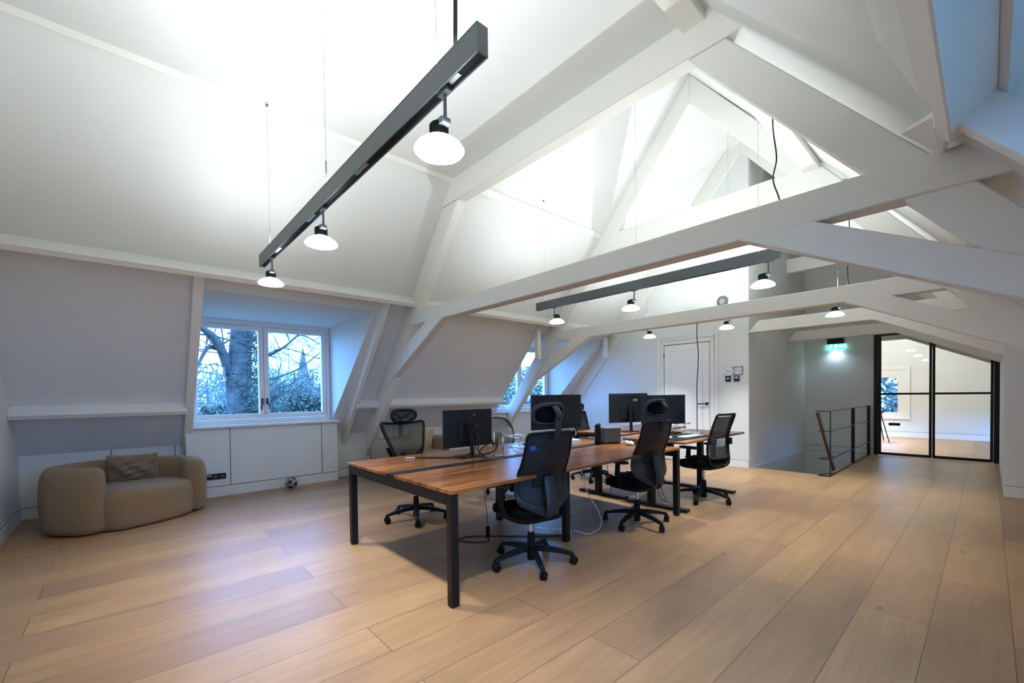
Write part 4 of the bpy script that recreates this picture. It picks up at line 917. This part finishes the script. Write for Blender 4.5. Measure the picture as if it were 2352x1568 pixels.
# ------------------------------------------------------------------ small things on the desks
def at(x, y, z): return (x, y, z)
# cables of the first monitor
cable('display_cable', [(2.575, 3.38, 1.02), (2.58, 3.34, 0.94), (2.53, 3.33, 0.86), (2.46, 3.38, 0.79), (2.36, 3.50, 0.773), (2.22, 3.66, 0.771), (2.12, 3.74, 0.771)], 0.006, BLACK, 'black cable running from the first monitor to a silver plug')
cable('display_cable', [(2.60, 3.38, 1.0), (2.59, 3.32, 0.93), (2.55, 3.30, 0.85), (2.60, 3.27, 0.80), (2.72, 3.25, 0.83), (2.74, 3.24, 0.89), (2.66, 3.26, 0.90), (2.58, 3.29, 0.85), (2.55, 3.27, 0.79), (2.60, 3.20, 0.772)], 0.006, BLACK, 'looped black cable in front of the first monitor stand')
bm = new(); boxm(bm, Matrix.Translation((2.07, 3.765, 0.774)) @ Matrix.Rotation(rad(140), 4, 'Z'), 0.09, 0.03, 0.014); o = obj('adapter_hub', bm, ALU, bevel=0.004); tag(o, 'silver adapter plug at the end of the monitor cable', 'adapter')
# wire stand
t = tag(empty('wire_stand', (2.80, 3.29, DZ)), 'clear stand of two upright rods on a wire ring', 'stand')
bm = new(); P = [(0.06*math.cos(2*PI*k/24), 0.05*math.sin(2*PI*k/24), 0.006) for k in range(24)]; tube(bm, P, 0.0045, 8, closed=True); obj('base_ring', bm, CHROME, t, smooth=True)
for x, y, h in ((-0.035, 0.02, 0.235), (0.045, -0.02, 0.185)):
    bm = new(); tube(bm, [(x, y, 0.006), (x, y, h)], 0.006, 10); obj('rod', bm, ALU, t, smooth=True)
def lapstand(loc, rz, label, s=1.0):
    t = tag(empty('laptop_stand', loc, rz), label, 'laptop stand', 'aluminium folding laptop stands')
    bm = new(); box(bm, -0.11*s, 0.11*s, -0.10*s, 0.10*s, 0, 0.005); obj('base_plate', bm, ALU, t, bevel=0.002)
    for x in (-0.08*s, 0.08*s):
        bm = new(); tube(bm, [(x, 0.07*s, 0.005), (x, -0.05*s, 0.105*s)], 0.010, 8, flat=0.4, upv=(1, 0, 0)); cyl(bm, (x-0.012, -0.05*s, 0.105*s), (x+0.012, -0.05*s, 0.105*s), 0.012, 12); obj('arm', bm, ALU, t)
    bm = new(); RM = Matrix.Translation((0, 0.03*s, 0.12*s)) @ Matrix.Rotation(rad(9), 4, 'X')
    for x in (-0.105*s, 0.105*s): boxm(bm, RM @ Matrix.Translation((x, 0, 0)), 0.032*s, 0.23*s, 0.004); boxm(bm, RM @ Matrix.Translation((x, -0.115*s, 0.008)), 0.032*s, 0.004, 0.018)
    boxm(bm, RM @ Matrix.Translation((0, 0.06*s, 0)), 0.21*s, 0.03*s, 0.004)
    obj('tray', bm, ALU, t)
    return t
lapstand((3.45, 3.66, DZ), rad(10), 'silver folding laptop stand on the window side of the bench desk')
lapstand((6.05, 3.02, 0.812), rad(-20), 'silver folding laptop stand behind the headless chair', 1.05)
bm = new(); boxm(bm, Matrix.Translation((4.02, 3.37, DZ+0.03)) @ Matrix.Rotation(rad(-12), 4, 'Z'), 0.20, 0.14, 0.06); tag(obj('white_box', bm, WHITEP, bevel=0.004), 'white cardboard box beside the wide monitor', 'box')
bm = new(); boxm(bm, Matrix.Translation((3.72, 3.42, DZ+0.004)) @ Matrix.Rotation(rad(-8), 4, 'Z'), 0.42, 0.2, 0.006); tag(obj('keyboard_mat', bm, PLAS, bevel=0.002), 'dark mat under the wide monitor', 'mat')
bm = new(); boxm(bm, Matrix.Translation((3.80, 3.72, DZ+0.009)) @ Matrix.Rotation(rad(4), 4, 'Z'), 0.40, 0.13, 0.016); tag(obj('keyboard', bm, PLAS, bevel=0.004), 'black keyboard on the window side of the bench desk', 'keyboard')
# grey cube speaker and black bottle
t = tag(empty('desk_speaker', (4.43, 3.10, DZ), rad(-25)), 'grey cube speaker at the end of the bench desk', 'speaker')
bm = new(); box(bm, -0.115, 0.115, -0.085, 0.085, 0.012, 0.20); obj('body', bm, GREYD, t, bevel=0.014, seg=3)
bm = new(); box(bm, -0.112, 0.112, -0.082, 0.082, 0.165, 0.168); box(bm, -0.117, 0.117, -0.087, 0.087, 0.164, 0.167); box(bm, -0.117, 0.117, -0.087, 0.087, 0.035, 0.037); obj('seam', bm, PLAS, t)
bm = new(); box(bm, -0.105, 0.105, -0.075, 0.075, 0, 0.012); obj('foot', bm, PLAS, t)
t = tag(empty('water_bottle', (4.24, 3.13, DZ)), 'tall black bottle with a round lid beside the cube speaker', 'bottle')
bm = new(); lathe(bm, [(0.036, 0.0), (0.038, 0.005), (0.038, 0.17), (0.034, 0.185), (0.024, 0.19)], seg=24); obj('body', bm, PLAS, t, smooth=True, auto=40)
bm = new(); lathe(bm, [(0.024, 0.19), (0.034, 0.195), (0.036, 0.215), (0.028, 0.24), (0.010, 0.246)], seg=24); tube(bm, spline([(0.03, 0, 0.20), (0.055, 0, 0.225), (0.03, 0, 0.25), (0, 0, 0.246)], 4), 0.004, 6); obj('lid', bm, BLACK, t, smooth=True, auto=40)
# game controllers
def controller(loc, rz, m, label):
    t = tag(empty('game_controller', loc, rz), label, 'game controller', 'game controllers on the desk end')
    bm = new(); superell(bm, (0, 0, 0.028), 0.055, 0.03, 0.016, 0.6, 0.6, 24, 10)
    for s in (-1, 1): tube(bm, spline([(s*0.045, 0.01, 0.030), (s*0.062, -0.01, 0.027), (s*0.070, -0.05, 0.018), (s*0.062, -0.07, 0.014)], 5), [0.021]*8+[0.018]*4+[0.012]*4, 10)
    obj('body', bm, m, t, smooth=True)
    for s in (-1, 1):
        bm = new(); cyl(bm, (s*0.025, -0.012, 0.035), (s*0.025, -0.012, 0.052), 0.008, 12); obj('thumb_stick', bm, PLAS, t)
    return t
controller((4.42, 2.83, DZ), rad(30), WHITEP, 'white game controller by the cube speaker')
controller((4.52, 2.72, DZ), rad(-60), PLAS, 'black game controller by the cube speaker')
# desk mat, keyboard, mouse, papers on standing desk
bm = new(); boxm(bm, Matrix.Translation((5.22, 2.58, 0.8145)) @ Matrix.Rotation(rad(-3), 4, 'Z'), 0.92, 0.42, 0.004); tag(obj('desk_mat', bm, PLAS, bevel=0.001), 'large black desk mat on the camera side standing desk', 'desk mat')
t = tag(empty('keyboard', (5.36, 2.52, 0.8165), rad(-4)), 'white keyboard on the black desk mat', 'keyboard')
bm = new(); box(bm, -0.21, 0.21, -0.058, 0.058, 0, 0.010); obj('body', bm, WHITEP, t, bevel=0.003)
bm = new()
for i in range(14):
    for j in range(4): box(bm, -0.202+i*0.029, -0.202+i*0.029+0.025, -0.05+j*0.026, -0.05+j*0.026+0.022, 0.010, 0.014)
obj('keys', bm, PAPER, t)
bm = new(); superell(bm, (4.93, 2.60, 0.832), 0.032, 0.055, 0.016, 0.7, 0.8, 20, 8); tag(obj('mouse', bm, WHITEP, smooth=True), 'white mouse on the black desk mat', 'mouse')
bm = new(); boxm(bm, Matrix.Translation((5.85, 2.72, 0.8185)) @ Matrix.Rotation(rad(15), 4, 'Z'), 0.30, 0.21, 0.012); tag(obj('closed_laptop', bm, ALU, bevel=0.003), 'closed silver laptop lying behind the headless chair', 'laptop')
bm = new(); boxm(bm, Matrix.Translation((5.60, 2.92, 0.822)) @ Matrix.Rotation(rad(-20), 4, 'Z'), 0.24, 0.16, 0.02); tag(obj('notebook', bm, PLAS, bevel=0.003), 'dark notebook near the laptop stand', 'notebook')
bm = new(); boxm(bm, Matrix.Translation((5.02, 2.83, 0.827)) @ Matrix.Rotation(rad(30), 4, 'Z'), 0.13, 0.08, 0.03); tag(obj('small_box', bm, WHITEP, bevel=0.004), 'small white box under the dark screen', 'box')
bm = new(); superell(bm, (5.24, 2.86, 0.835), 0.05, 0.035, 0.022, 0.6, 0.6, 16, 8); tag(obj('headphone_case', bm, BLUEL, smooth=True), 'small dark blue case under the dark screen', 'case')
# hanging and floor cables
cable('ceiling_cable', [(6.5, 2.95, 2.43), (6.48, 2.94, 2.2), (6.5, 2.93, 1.9), (6.47, 2.94, 1.5), (6.49, 2.95, 1.1), (6.49, 2.95, 0.80), (6.49, 2.95, 0.50)], 0.0065, GPLAS, 'grey cable hanging from the middle truss down behind the monitors')
t = cable('power_adapter_cable', [(2.52, 3.20, 0.735), (2.52, 3.18, 0.5), (2.53, 3.15, 0.25), (2.53, 3.14, 0.14)], 0.003, BLACK, 'black adapter cable hanging below the bench desk', cat='power adapter')
bm = new(); box(bm, 2.515, 2.545, 3.125, 3.155, 0.035, 0.14); obj('adapter_body', bm, PLAS, t, bevel=0.005)
cable('floor_cable', [(2.53, 3.14, 0.035), (2.52, 3.12, 0.008), (2.40, 3.19, 0.007), (2.33, 3.34, 0.007), (2.48, 3.34, 0.007), (2.72, 3.12, 0.007), (2.95, 2.90, 0.007), (3.08, 2.78, 0.007), (3.2, 2.72, 0.007)], 0.005, BLACK, 'black cable lying on the floor under the bench desk')
cable('white_cable', [(3.28, 2.72, 0.03), (3.35, 2.60, 0.008), (3.55, 2.62, 0.008), (3.68, 2.68, 0.04), (3.68, 2.72, 0.15), (3.60, 2.75, 0.28), (3.52, 2.75, 0.40), (3.50, 2.78, 0.55), (3.5, 2.85, 0.73)], 0.005, WHITEP, 'white cable curving from the power strip up to the desk')
t = tag(empty('power_strip', (3.125, 2.86, 0), math.atan2(-0.24, 0.16)), 'white power strip on the floor beneath the bench desk', 'power strip')
bm = new(); box(bm, -0.18, 0.18, -0.030, 0.030, 0.0, 0.05); obj('body', bm, WHITEP, t, bevel=0.006)
for k in range(5):
    bm = new(); cyl(bm, (-0.14+k*0.062, 0, 0.050), (-0.14+k*0.062, 0, 0.0515), 0.020, 18); obj('outlet', bm, LOGO, t)
bm = new(); box(bm, 0.12, 0.15, -0.018, 0.018, 0.042, 0.075); tube(bm, spline([(0.135, 0, 0.075), (0.135, 0.02, 0.12), (0.18, 0.05, 0.18)], 4), 0.004, 6); obj('plug', bm, BLACK, t)
for k, pts in enumerate((((4.95, 2.85, 0.75), (5.0, 2.83, 0.45), (5.03, 2.8, 0.28), (5.08, 2.75, 0.1), (5.1, 2.72, 0.01)), ((4.9, 2.9, 0.74), (4.98, 2.86, 0.5), (5.15, 2.83, 0.42), (5.3, 2.9, 0.6), (5.35, 2.95, 0.78)), ((5.0, 2.95, 0.78), (5.04, 2.9, 0.5), (5.1, 2.85, 0.2), (5.12, 2.8, 0.02), (5.0, 2.6, 0.006), (4.8, 2.62, 0.006)), ((4.78, 3.55, 0.8), (4.9, 3.5, 0.5), (4.93, 3.45, 0.2), (4.9, 3.4, 0.01)))):
    cable('desk_cable', pts, 0.004, BLACK, ['thin black cable dropping straight under the standing desk', 'thin black cable slung in a loop under the standing desk', 'thin black cable trailing onto the floor under the standing desk', 'thin black cable under the window side standing desk'][k], group='cables under the standing desks')

# ------------------------------------------------------------------ sofas
def sofa(loc, rz, label):
    t = tag(empty('sofa', loc, rz), label, 'sofa', 'two curved boucle sofas')
    # wrap-around back: path in plan, local frame centred at the seat
    path = spline([(-0.17, -0.42, 0), (-0.40, -0.33, 0), (-0.55, -0.10, 0), (-0.53, 0.20, 0), (-0.30, 0.40, 0), (0.05, 0.46, 0), (0.37, 0.42, 0), (0.57, 0.26, 0), (0.62, 0.04, 0), (0.57, -0.08, 0)], 6)
    n = len(path); bm = new(); rings = []; Wd, Ht = 0.125, 0.68; K = 20
    L = [0.0]
    for a, b in zip(path, path[1:]): L.append(L[-1]+(b-a).length)
    T = L[-1]
    for i, p in enumerate(path):
        d_ = (path[min(i+1, n-1)]-path[max(i-1, 0)]).normalized(); s_ = Vector((-d_.y, d_.x, 0))
        e_ = min(L[i], T-L[i]); f = math.sqrt(max(0.0, 1-(1-min(1, e_/0.12))**2))*0.97+0.03
        ht = Ht*(0.93+0.07*f)*(1.0-0.05*(L[i]/T))+0.0
        ring = []
        for k in range(K):
            a = 2*PI*k/K; cx = sgn(math.cos(a))*abs(math.cos(a))**0.55; cz = sgn(math.sin(a))*abs(math.sin(a))**(0.62 if math.sin(a) > 0 else 0.25)
            bul = 1+0.06*math.sin(PI*(cz+1)/2)
            ring.append(bm.verts.new(p+s_*(Wd*f*cx*bul)+Vector((0, 0, ht/2+0.008+(ht/2)*cz*(0.86+0.14*f)))))
        rings.append(ring)
    for A, B in zip(rings, rings[1:]):
        for k in range(K): bm.faces.new((A[k], A[(k+1) % K], B[(k+1) % K], B[k]))
    bm.faces.new(rings[0][::-1]); bm.faces.new(rings[-1])
    obj('backrest', bm, SOFA, t, smooth=True)
    out = spline([(-0.10, -0.47, 0), (0.10, -0.44, 0), (0.35, -0.33, 0), (0.54, -0.18, 0), (0.60, 0.0, 0), (0.50, 0.22, 0), (0.20, 0.36, 0), (-0.15, 0.34, 0), (-0.40, 0.18, 0), (-0.45, -0.08, 0), (-0.30, -0.34, 0)], 5, closed=True)
    cc = Vector((0.06, -0.04, 0)); bm = new(); rings = []
    for s_, z in ((0.985, 0.012), (1.0, 0.05), (1.02, 0.20), (1.01, 0.33), (0.985, 0.375), (0.93, 0.405), (0.80, 0.42), (0.5, 0.428), (0.1, 0.43)):
        rings.append([bm.verts.new(cc+(p-cc)*s_+Vector((0, 0, z))) for p in out])
    for A, B in zip(rings, rings[1:]):
        for k in range(len(A)): bm.faces.new((A[k], A[(k+1) % len(A)], B[(k+1) % len(A)], B[k]))
    bm.faces.new(rings[0][::-1]); bm.faces.new(rings[-1]); obj('seat', bm, SOFA, t, smooth=True)
    return t
def cushion(name, loc, rot, w, h, th, m, label):
    bm = new(); random.seed(7)
    def warp(p):
        q = p.copy(); u, v = q.x/(w/2), q.z/(h/2)
        q.x *= 1-0.06*(1-abs(v)**2)*0.8; q.z *= 1-0.08*(1-abs(u)**2)
        q.y *= max(0.08, (1-u*u*0.92)*(1-v*v*0.92))**0.45
        q.y += 0.012*math.sin(7*u+5*v+1)*(1-abs(v))+0.008*math.sin(15*v-6*u)*(1-abs(u)); return q
    N = 26
    for s in (-1, 1):
        G = [[bm.verts.new(warp(Vector((w*(i/N-0.5), s*th/2, h*(j/N-0.5))))) for j in range(N+1)] for i in range(N+1)]
        for i in range(N):
            for j in range(N):
                f = (G[i][j], G[i+1][j], G[i+1][j+1], G[i][j+1]); bm.faces.new(f if s < 0 else f[::-1])
        if s < 0: G0 = G
    for i in range(N):
        bm.faces.new((G0[i+1][0], G0[i][0], G[i][0], G[i+1][0])); bm.faces.new((G0[i][N], G0[i+1][N], G[i+1][N], G[i][N]))
        bm.faces.new((G0[0][i], G0[0][i+1], G[0][i+1], G[0][i])); bm.faces.new((G0[N][i+1], G0[N][i], G[N][i], G[N][i+1]))
    o = obj(name, bm, m, smooth=True); o.location = loc; o.rotation_euler = rot
    return tag(o, label, 'cushion')
sofa((0.0, 6.53, 0), 0.0, 'curved brown boucle sofa in the corner left of the dormer window')
cushion('cushion', (0.06, 6.76, 0.56), (rad(14), 0, rad(-6)), 0.46, 0.36, 0.15, CUSH, 'crumpled brown cushion leaning on the corner sofa')
sofa((3.66, 6.52, 0), rad(4), 'curved brown boucle sofa half hidden behind the desks')
cushion('cushion', (3.86, 6.64, 0.60), (rad(12), rad(5), rad(4)), 0.50, 0.42, 0.15, CUSH2, 'sand coloured cushion on the sofa behind the desks')
# high stool seen through the glass
t = tag(empty('bar_stool', (14.9, 2.02, 0), rad(20)), 'black legged stool behind the glass doors', 'stool')
bm = new(); superell(bm, (0, 0, 0.80), 0.20, 0.20, 0.03, 0.5, 0.6, 24, 8); obj('seat', bm, BLACK, t, smooth=True)
bm = new(); superell(bm, (0, 0, 0.74), 0.15, 0.15, 0.04, 0.5, 0.6, 20, 8); obj('seat_underside', bm, CUSH2, t, smooth=True)
for sx in (-1, 1):
    for sy in (-1, 1):
        bm = new(); tube(bm, [(sx*0.10, sy*0.10, 0.74), (sx*0.24, sy*0.24, 0)], 0.012, 8); obj('leg', bm, BLACK, t)

# ------------------------------------------------------------------ outside: trees, church, ground
bm = new(); box(bm, -120, 160, -120, 200, -7.2, -7.0); o = struct('ground_outside', bm, GRASS)
rng = random.Random(11)
def twigs(bm, p, d, L, r, depth, sp=0.5, seg=5, drop=0.0):
    pts = [p]; q = p.copy(); dd = d.normalized(); n = 4
    for k in range(n):
        dd = (dd+Vector((rng.uniform(-1, 1), rng.uniform(-1, 1), rng.uniform(-0.7, 0.9)-drop))*0.16).normalized(); q = q+dd*L/n; pts.append(q.copy())
    tube(bm, pts, [r*(1-0.55*k/n) for k in range(n+1)], seg, cap=False)
    if depth > 0:
        for k in range(rng.randint(2, 3) if depth > 1 else 4):
            i = rng.randint(1, n); nd = (dd+Vector((rng.uniform(-1, 1), rng.uniform(-1, 1), rng.uniform(-0.5, 0.9)))*sp*1.5).normalized()
            twigs(bm, pts[i], nd, L*rng.uniform(0.5, 0.75), r*0.5, depth-1, sp, 4)
def leaves(bm, c, rx, ry, rz, n, size, surf=0.0):
    for _ in range(n):
        while True:
            v = Vector((rng.uniform(-1, 1), rng.uniform(-1, 1), rng.uniform(-1, 1)))
            if surf < v.length < 1: break
        p = Vector(c)+Vector((v.x*rx, v.y*ry, v.z*rz)); a = Vector((rng.gauss(0, 1), rng.gauss(0, 1), rng.gauss(0, 1))).normalized(); b = a.orthogonal().normalized(); s = size*rng.uniform(0.6, 1.4)
        vs = [bm.verts.new(p+a*s), bm.verts.new(p+b*s*0.6), bm.verts.new(p-a*s), bm.verts.new(p-b*s*0.6)]; bm.faces.new(vs)
def pix(x, y, Y):
    """a distant point in the direction of a window pane, at depth Y"""
    v = Vector(((x-CX)/F, -(y-CY)/F, 1)); d_ = r2*v.x+u2*v.y+fw*v.z; k = Y/d_.y; return Vector((0, 0, EYE))+d_*k
# ivy-clad trunk
t = tag(empty('ivy_tree', (3.6, 20, -7)), 'large bare tree with an ivy-covered trunk outside the dormer window', 'tree')
def T(v): return v-Vector((3.6, 20, -7))
bm = new()
pa, pb, pc = Vector((3.3, 20, -7)), pix(548, 930, 20), pix(556, 745, 20); pd = pix(562, 600, 20)
tube(bm, spline([T(pa), T(pb), T(pc), T(pd)], 5), [0.5, 0.48, 0.46, 0.45, 0.44, 0.43, 0.42, 0.41, 0.40, 0.39, 0.38, 0.37, 0.36, 0.34, 0.32, 0.3], 12)
for (x0, y0, x1, y1, x2, y2, r_) in ((530, 860, 496, 780, 440, 740, 0.20), (560, 830, 585, 775, 640, 745, 0.09), (545, 960, 590, 938, 640, 905, 0.14), (600, 825, 655, 795, 712, 742, 0.06), (590, 880, 680, 850, 740, 805, 0.045), (590, 830, 650, 800, 735, 825, 0.03), (500, 800, 475, 800, 450, 850, 0.10), (655, 795, 690, 770, 735, 790, 0.03)):
    P = spline([T(pix(x0, y0, 20)), T(pix(x1, y1, 19.5)), T(pix(x2, y2, 19))], 5); tube(bm, P, [r_*(1-0.6*k/10) for k in range(len(P))], 8)
    for k in range(2, len(P), 2):
        for _ in range(2): twigs(bm, P[k], Vector((rng.uniform(-1, 1), 0.1, rng.uniform(-0.4, 1))), 1.6, r_*0.15+0.008, 2)
obj('trunk', bm, BARK, t, smooth=True)
bm = new()
for k in range(26):
    f = k/25; p = T(pb).lerp(T(pd), f) if f > 0 else T(pb); p = T(Vector((3.4, 20, -3))).lerp(T(pd), f)
    leaves(bm, p+Vector((rng.uniform(-0.1, 0.3), 0, 0)), 0.66*(1.25-0.35*f), 0.6, 0.6, 300, 0.06, 0.25)
obj('ivy', bm, LEAF, t)
def baretree(px, Y, h, label, n=5, r_=0.12, spread=0.6, L=2.6):
    base = pix(px, 905, Y); base.z = -7
    t = tag(empty('bare_tree', base), label, 'tree', 'bare trees in the park outside')
    bm = new(); top = Vector((rng.uniform(-.3, .3), 0, h*0.55)); tube(bm, [(0, 0, 0), top*0.5+Vector((0.1, 0, 0)), top], [r_*1.6, r_*1.2, r_], 8)
    for k in range(n):
        a = rng.uniform(0, 2*PI); twigs(bm, top*rng.uniform(0.7, 1.0), Vector((math.cos(a)*spread, math.sin(a)*spread, 1)), L, r_*0.5, 3, 0.55)
    obj('trunk', bm, TWIG, t); return t
for k, (px, Y, h) in enumerate(((470, 28, 12), (612, 34, 10), (650, 40, 10.5), (745, 32, 11), (720, 44, 10))):
    baretree(px, Y, h, ['bare tree left of the ivy trunk', 'thin bare tree just right of the ivy trunk', 'bare tree between the ivy trunk and the spire', 'bare tree by the right edge of the dormer window', 'low bare tree right of the spire'][k], 6, 0.07, 0.7, 2.6)
def shrub(px, py, Y, rx, rz, label, n=1600, size=0.12, m=LEAF2):
    c = pix(px, py, Y); n *= 1; t = tag(empty('shrub', (c.x, c.y, -7)), label, 'shrub', 'shrubs and hedge trees outside the windows')
    h = c.z+7
    bm = new(); leaves(bm, (0, 0, h), rx, rx*0.8, rz, n, size, 0.2); obj('foliage', bm, m, t)
    bm = new(); tube(bm, [(0, 0, 0), (0, 0, h)], 0.15, 6)
    for k in range(14): a = rng.uniform(0, 2*PI); twigs(bm, Vector((0, 0, h-rz*0.4)), Vector((math.cos(a), math.sin(a), rng.uniform(0.3, 1.5))), rx*0.9, 0.04, 2)
    obj('stem', bm, TWIG, t); return t
names = ['dense shrub at the lower left of the dormer view', 'bushy hedge tree below the ivy trunk', 'pale shrub behind the middle stile', 'wide pale shrub below the spire', 'shrub at the lower right corner of the dormer view', 'dark evergreen shrub right of the spire', 'low shrub left of the church']
for k, (px, py, Y, rx, rz, m_) in enumerate(((470, 940, 24, 2.6, 2.2, LEAF2), (560, 940, 27, 2.4, 1.8, LEAF), (620, 935, 31, 2.6, 2.6, LEAF2), (683, 935, 34, 2.6, 2.3, LEAF2), (745, 930, 31, 2.6, 3.0, LEAF2), (712, 940, 22, 1.2, 0.8, LEAF), (640, 915, 46, 4.0, 3.0, LEAF2))):
    shrub(px, py, Y, rx, rz, names[k], 2800, 0.10, m_)
shrub(1200, 915, 24, 3.6, 2.6, 'leafy tree outside the second dormer window', 5000, 0.15, LEAF2)
c = Vector((24.5, 2.6, 0)); t = tag(empty('shrub', (24.5, 2.6, -7)), 'leafy tree outside the window behind the glass doors', 'shrub'); bm = new(); leaves(bm, (0, 0, 8), 2.5, 3.5, 3.5, 3500, 0.14, 0.1); obj('foliage', bm, LEAF2, t); bm = new(); tube(bm, [(0, 0, 0), (0, 0, 8)], 0.2, 6); obj('stem', bm, TWIG, t)
# church
ap = pix(696, 797, 60); bs = pix(697, 868, 60)
t = tag(empty('church', (bs.x, 60, -7)), 'church with a tall pointed spire beyond the trees', 'church')
hb = bs.z+7; ha = ap.z+7
bm = new(); lathe(bm, [(0.80, hb), (0.02, ha)], seg=8); tube(bm, [(0, 0, ha), (0, 0, ha+0.6)], 0.03, 5); box(bm, -0.22, 0.22, -0.02, 0.02, ha+0.32, ha+0.38); obj('spire', bm, STONE, t)
bm = new(); box(bm, -1.0, 1.0, -1.0, 1.0, 0, hb)
for sx in (-1, 1):
    for sy in (-1, 1): lathe(bm, [(0.16, hb), (0.01, hb+1.1)], (sx*0.88, sy*0.88, 0), 6)
obj('tower', bm, STONE, t)
bm = new(); pry(bm, [(-6.5, 0), (-1, 0), (-1, hb-2.0), (-3.7, hb-0.9), (-6.5, hb-2.2)], -1.6, 6); obj('nave', bm, STONE, t)
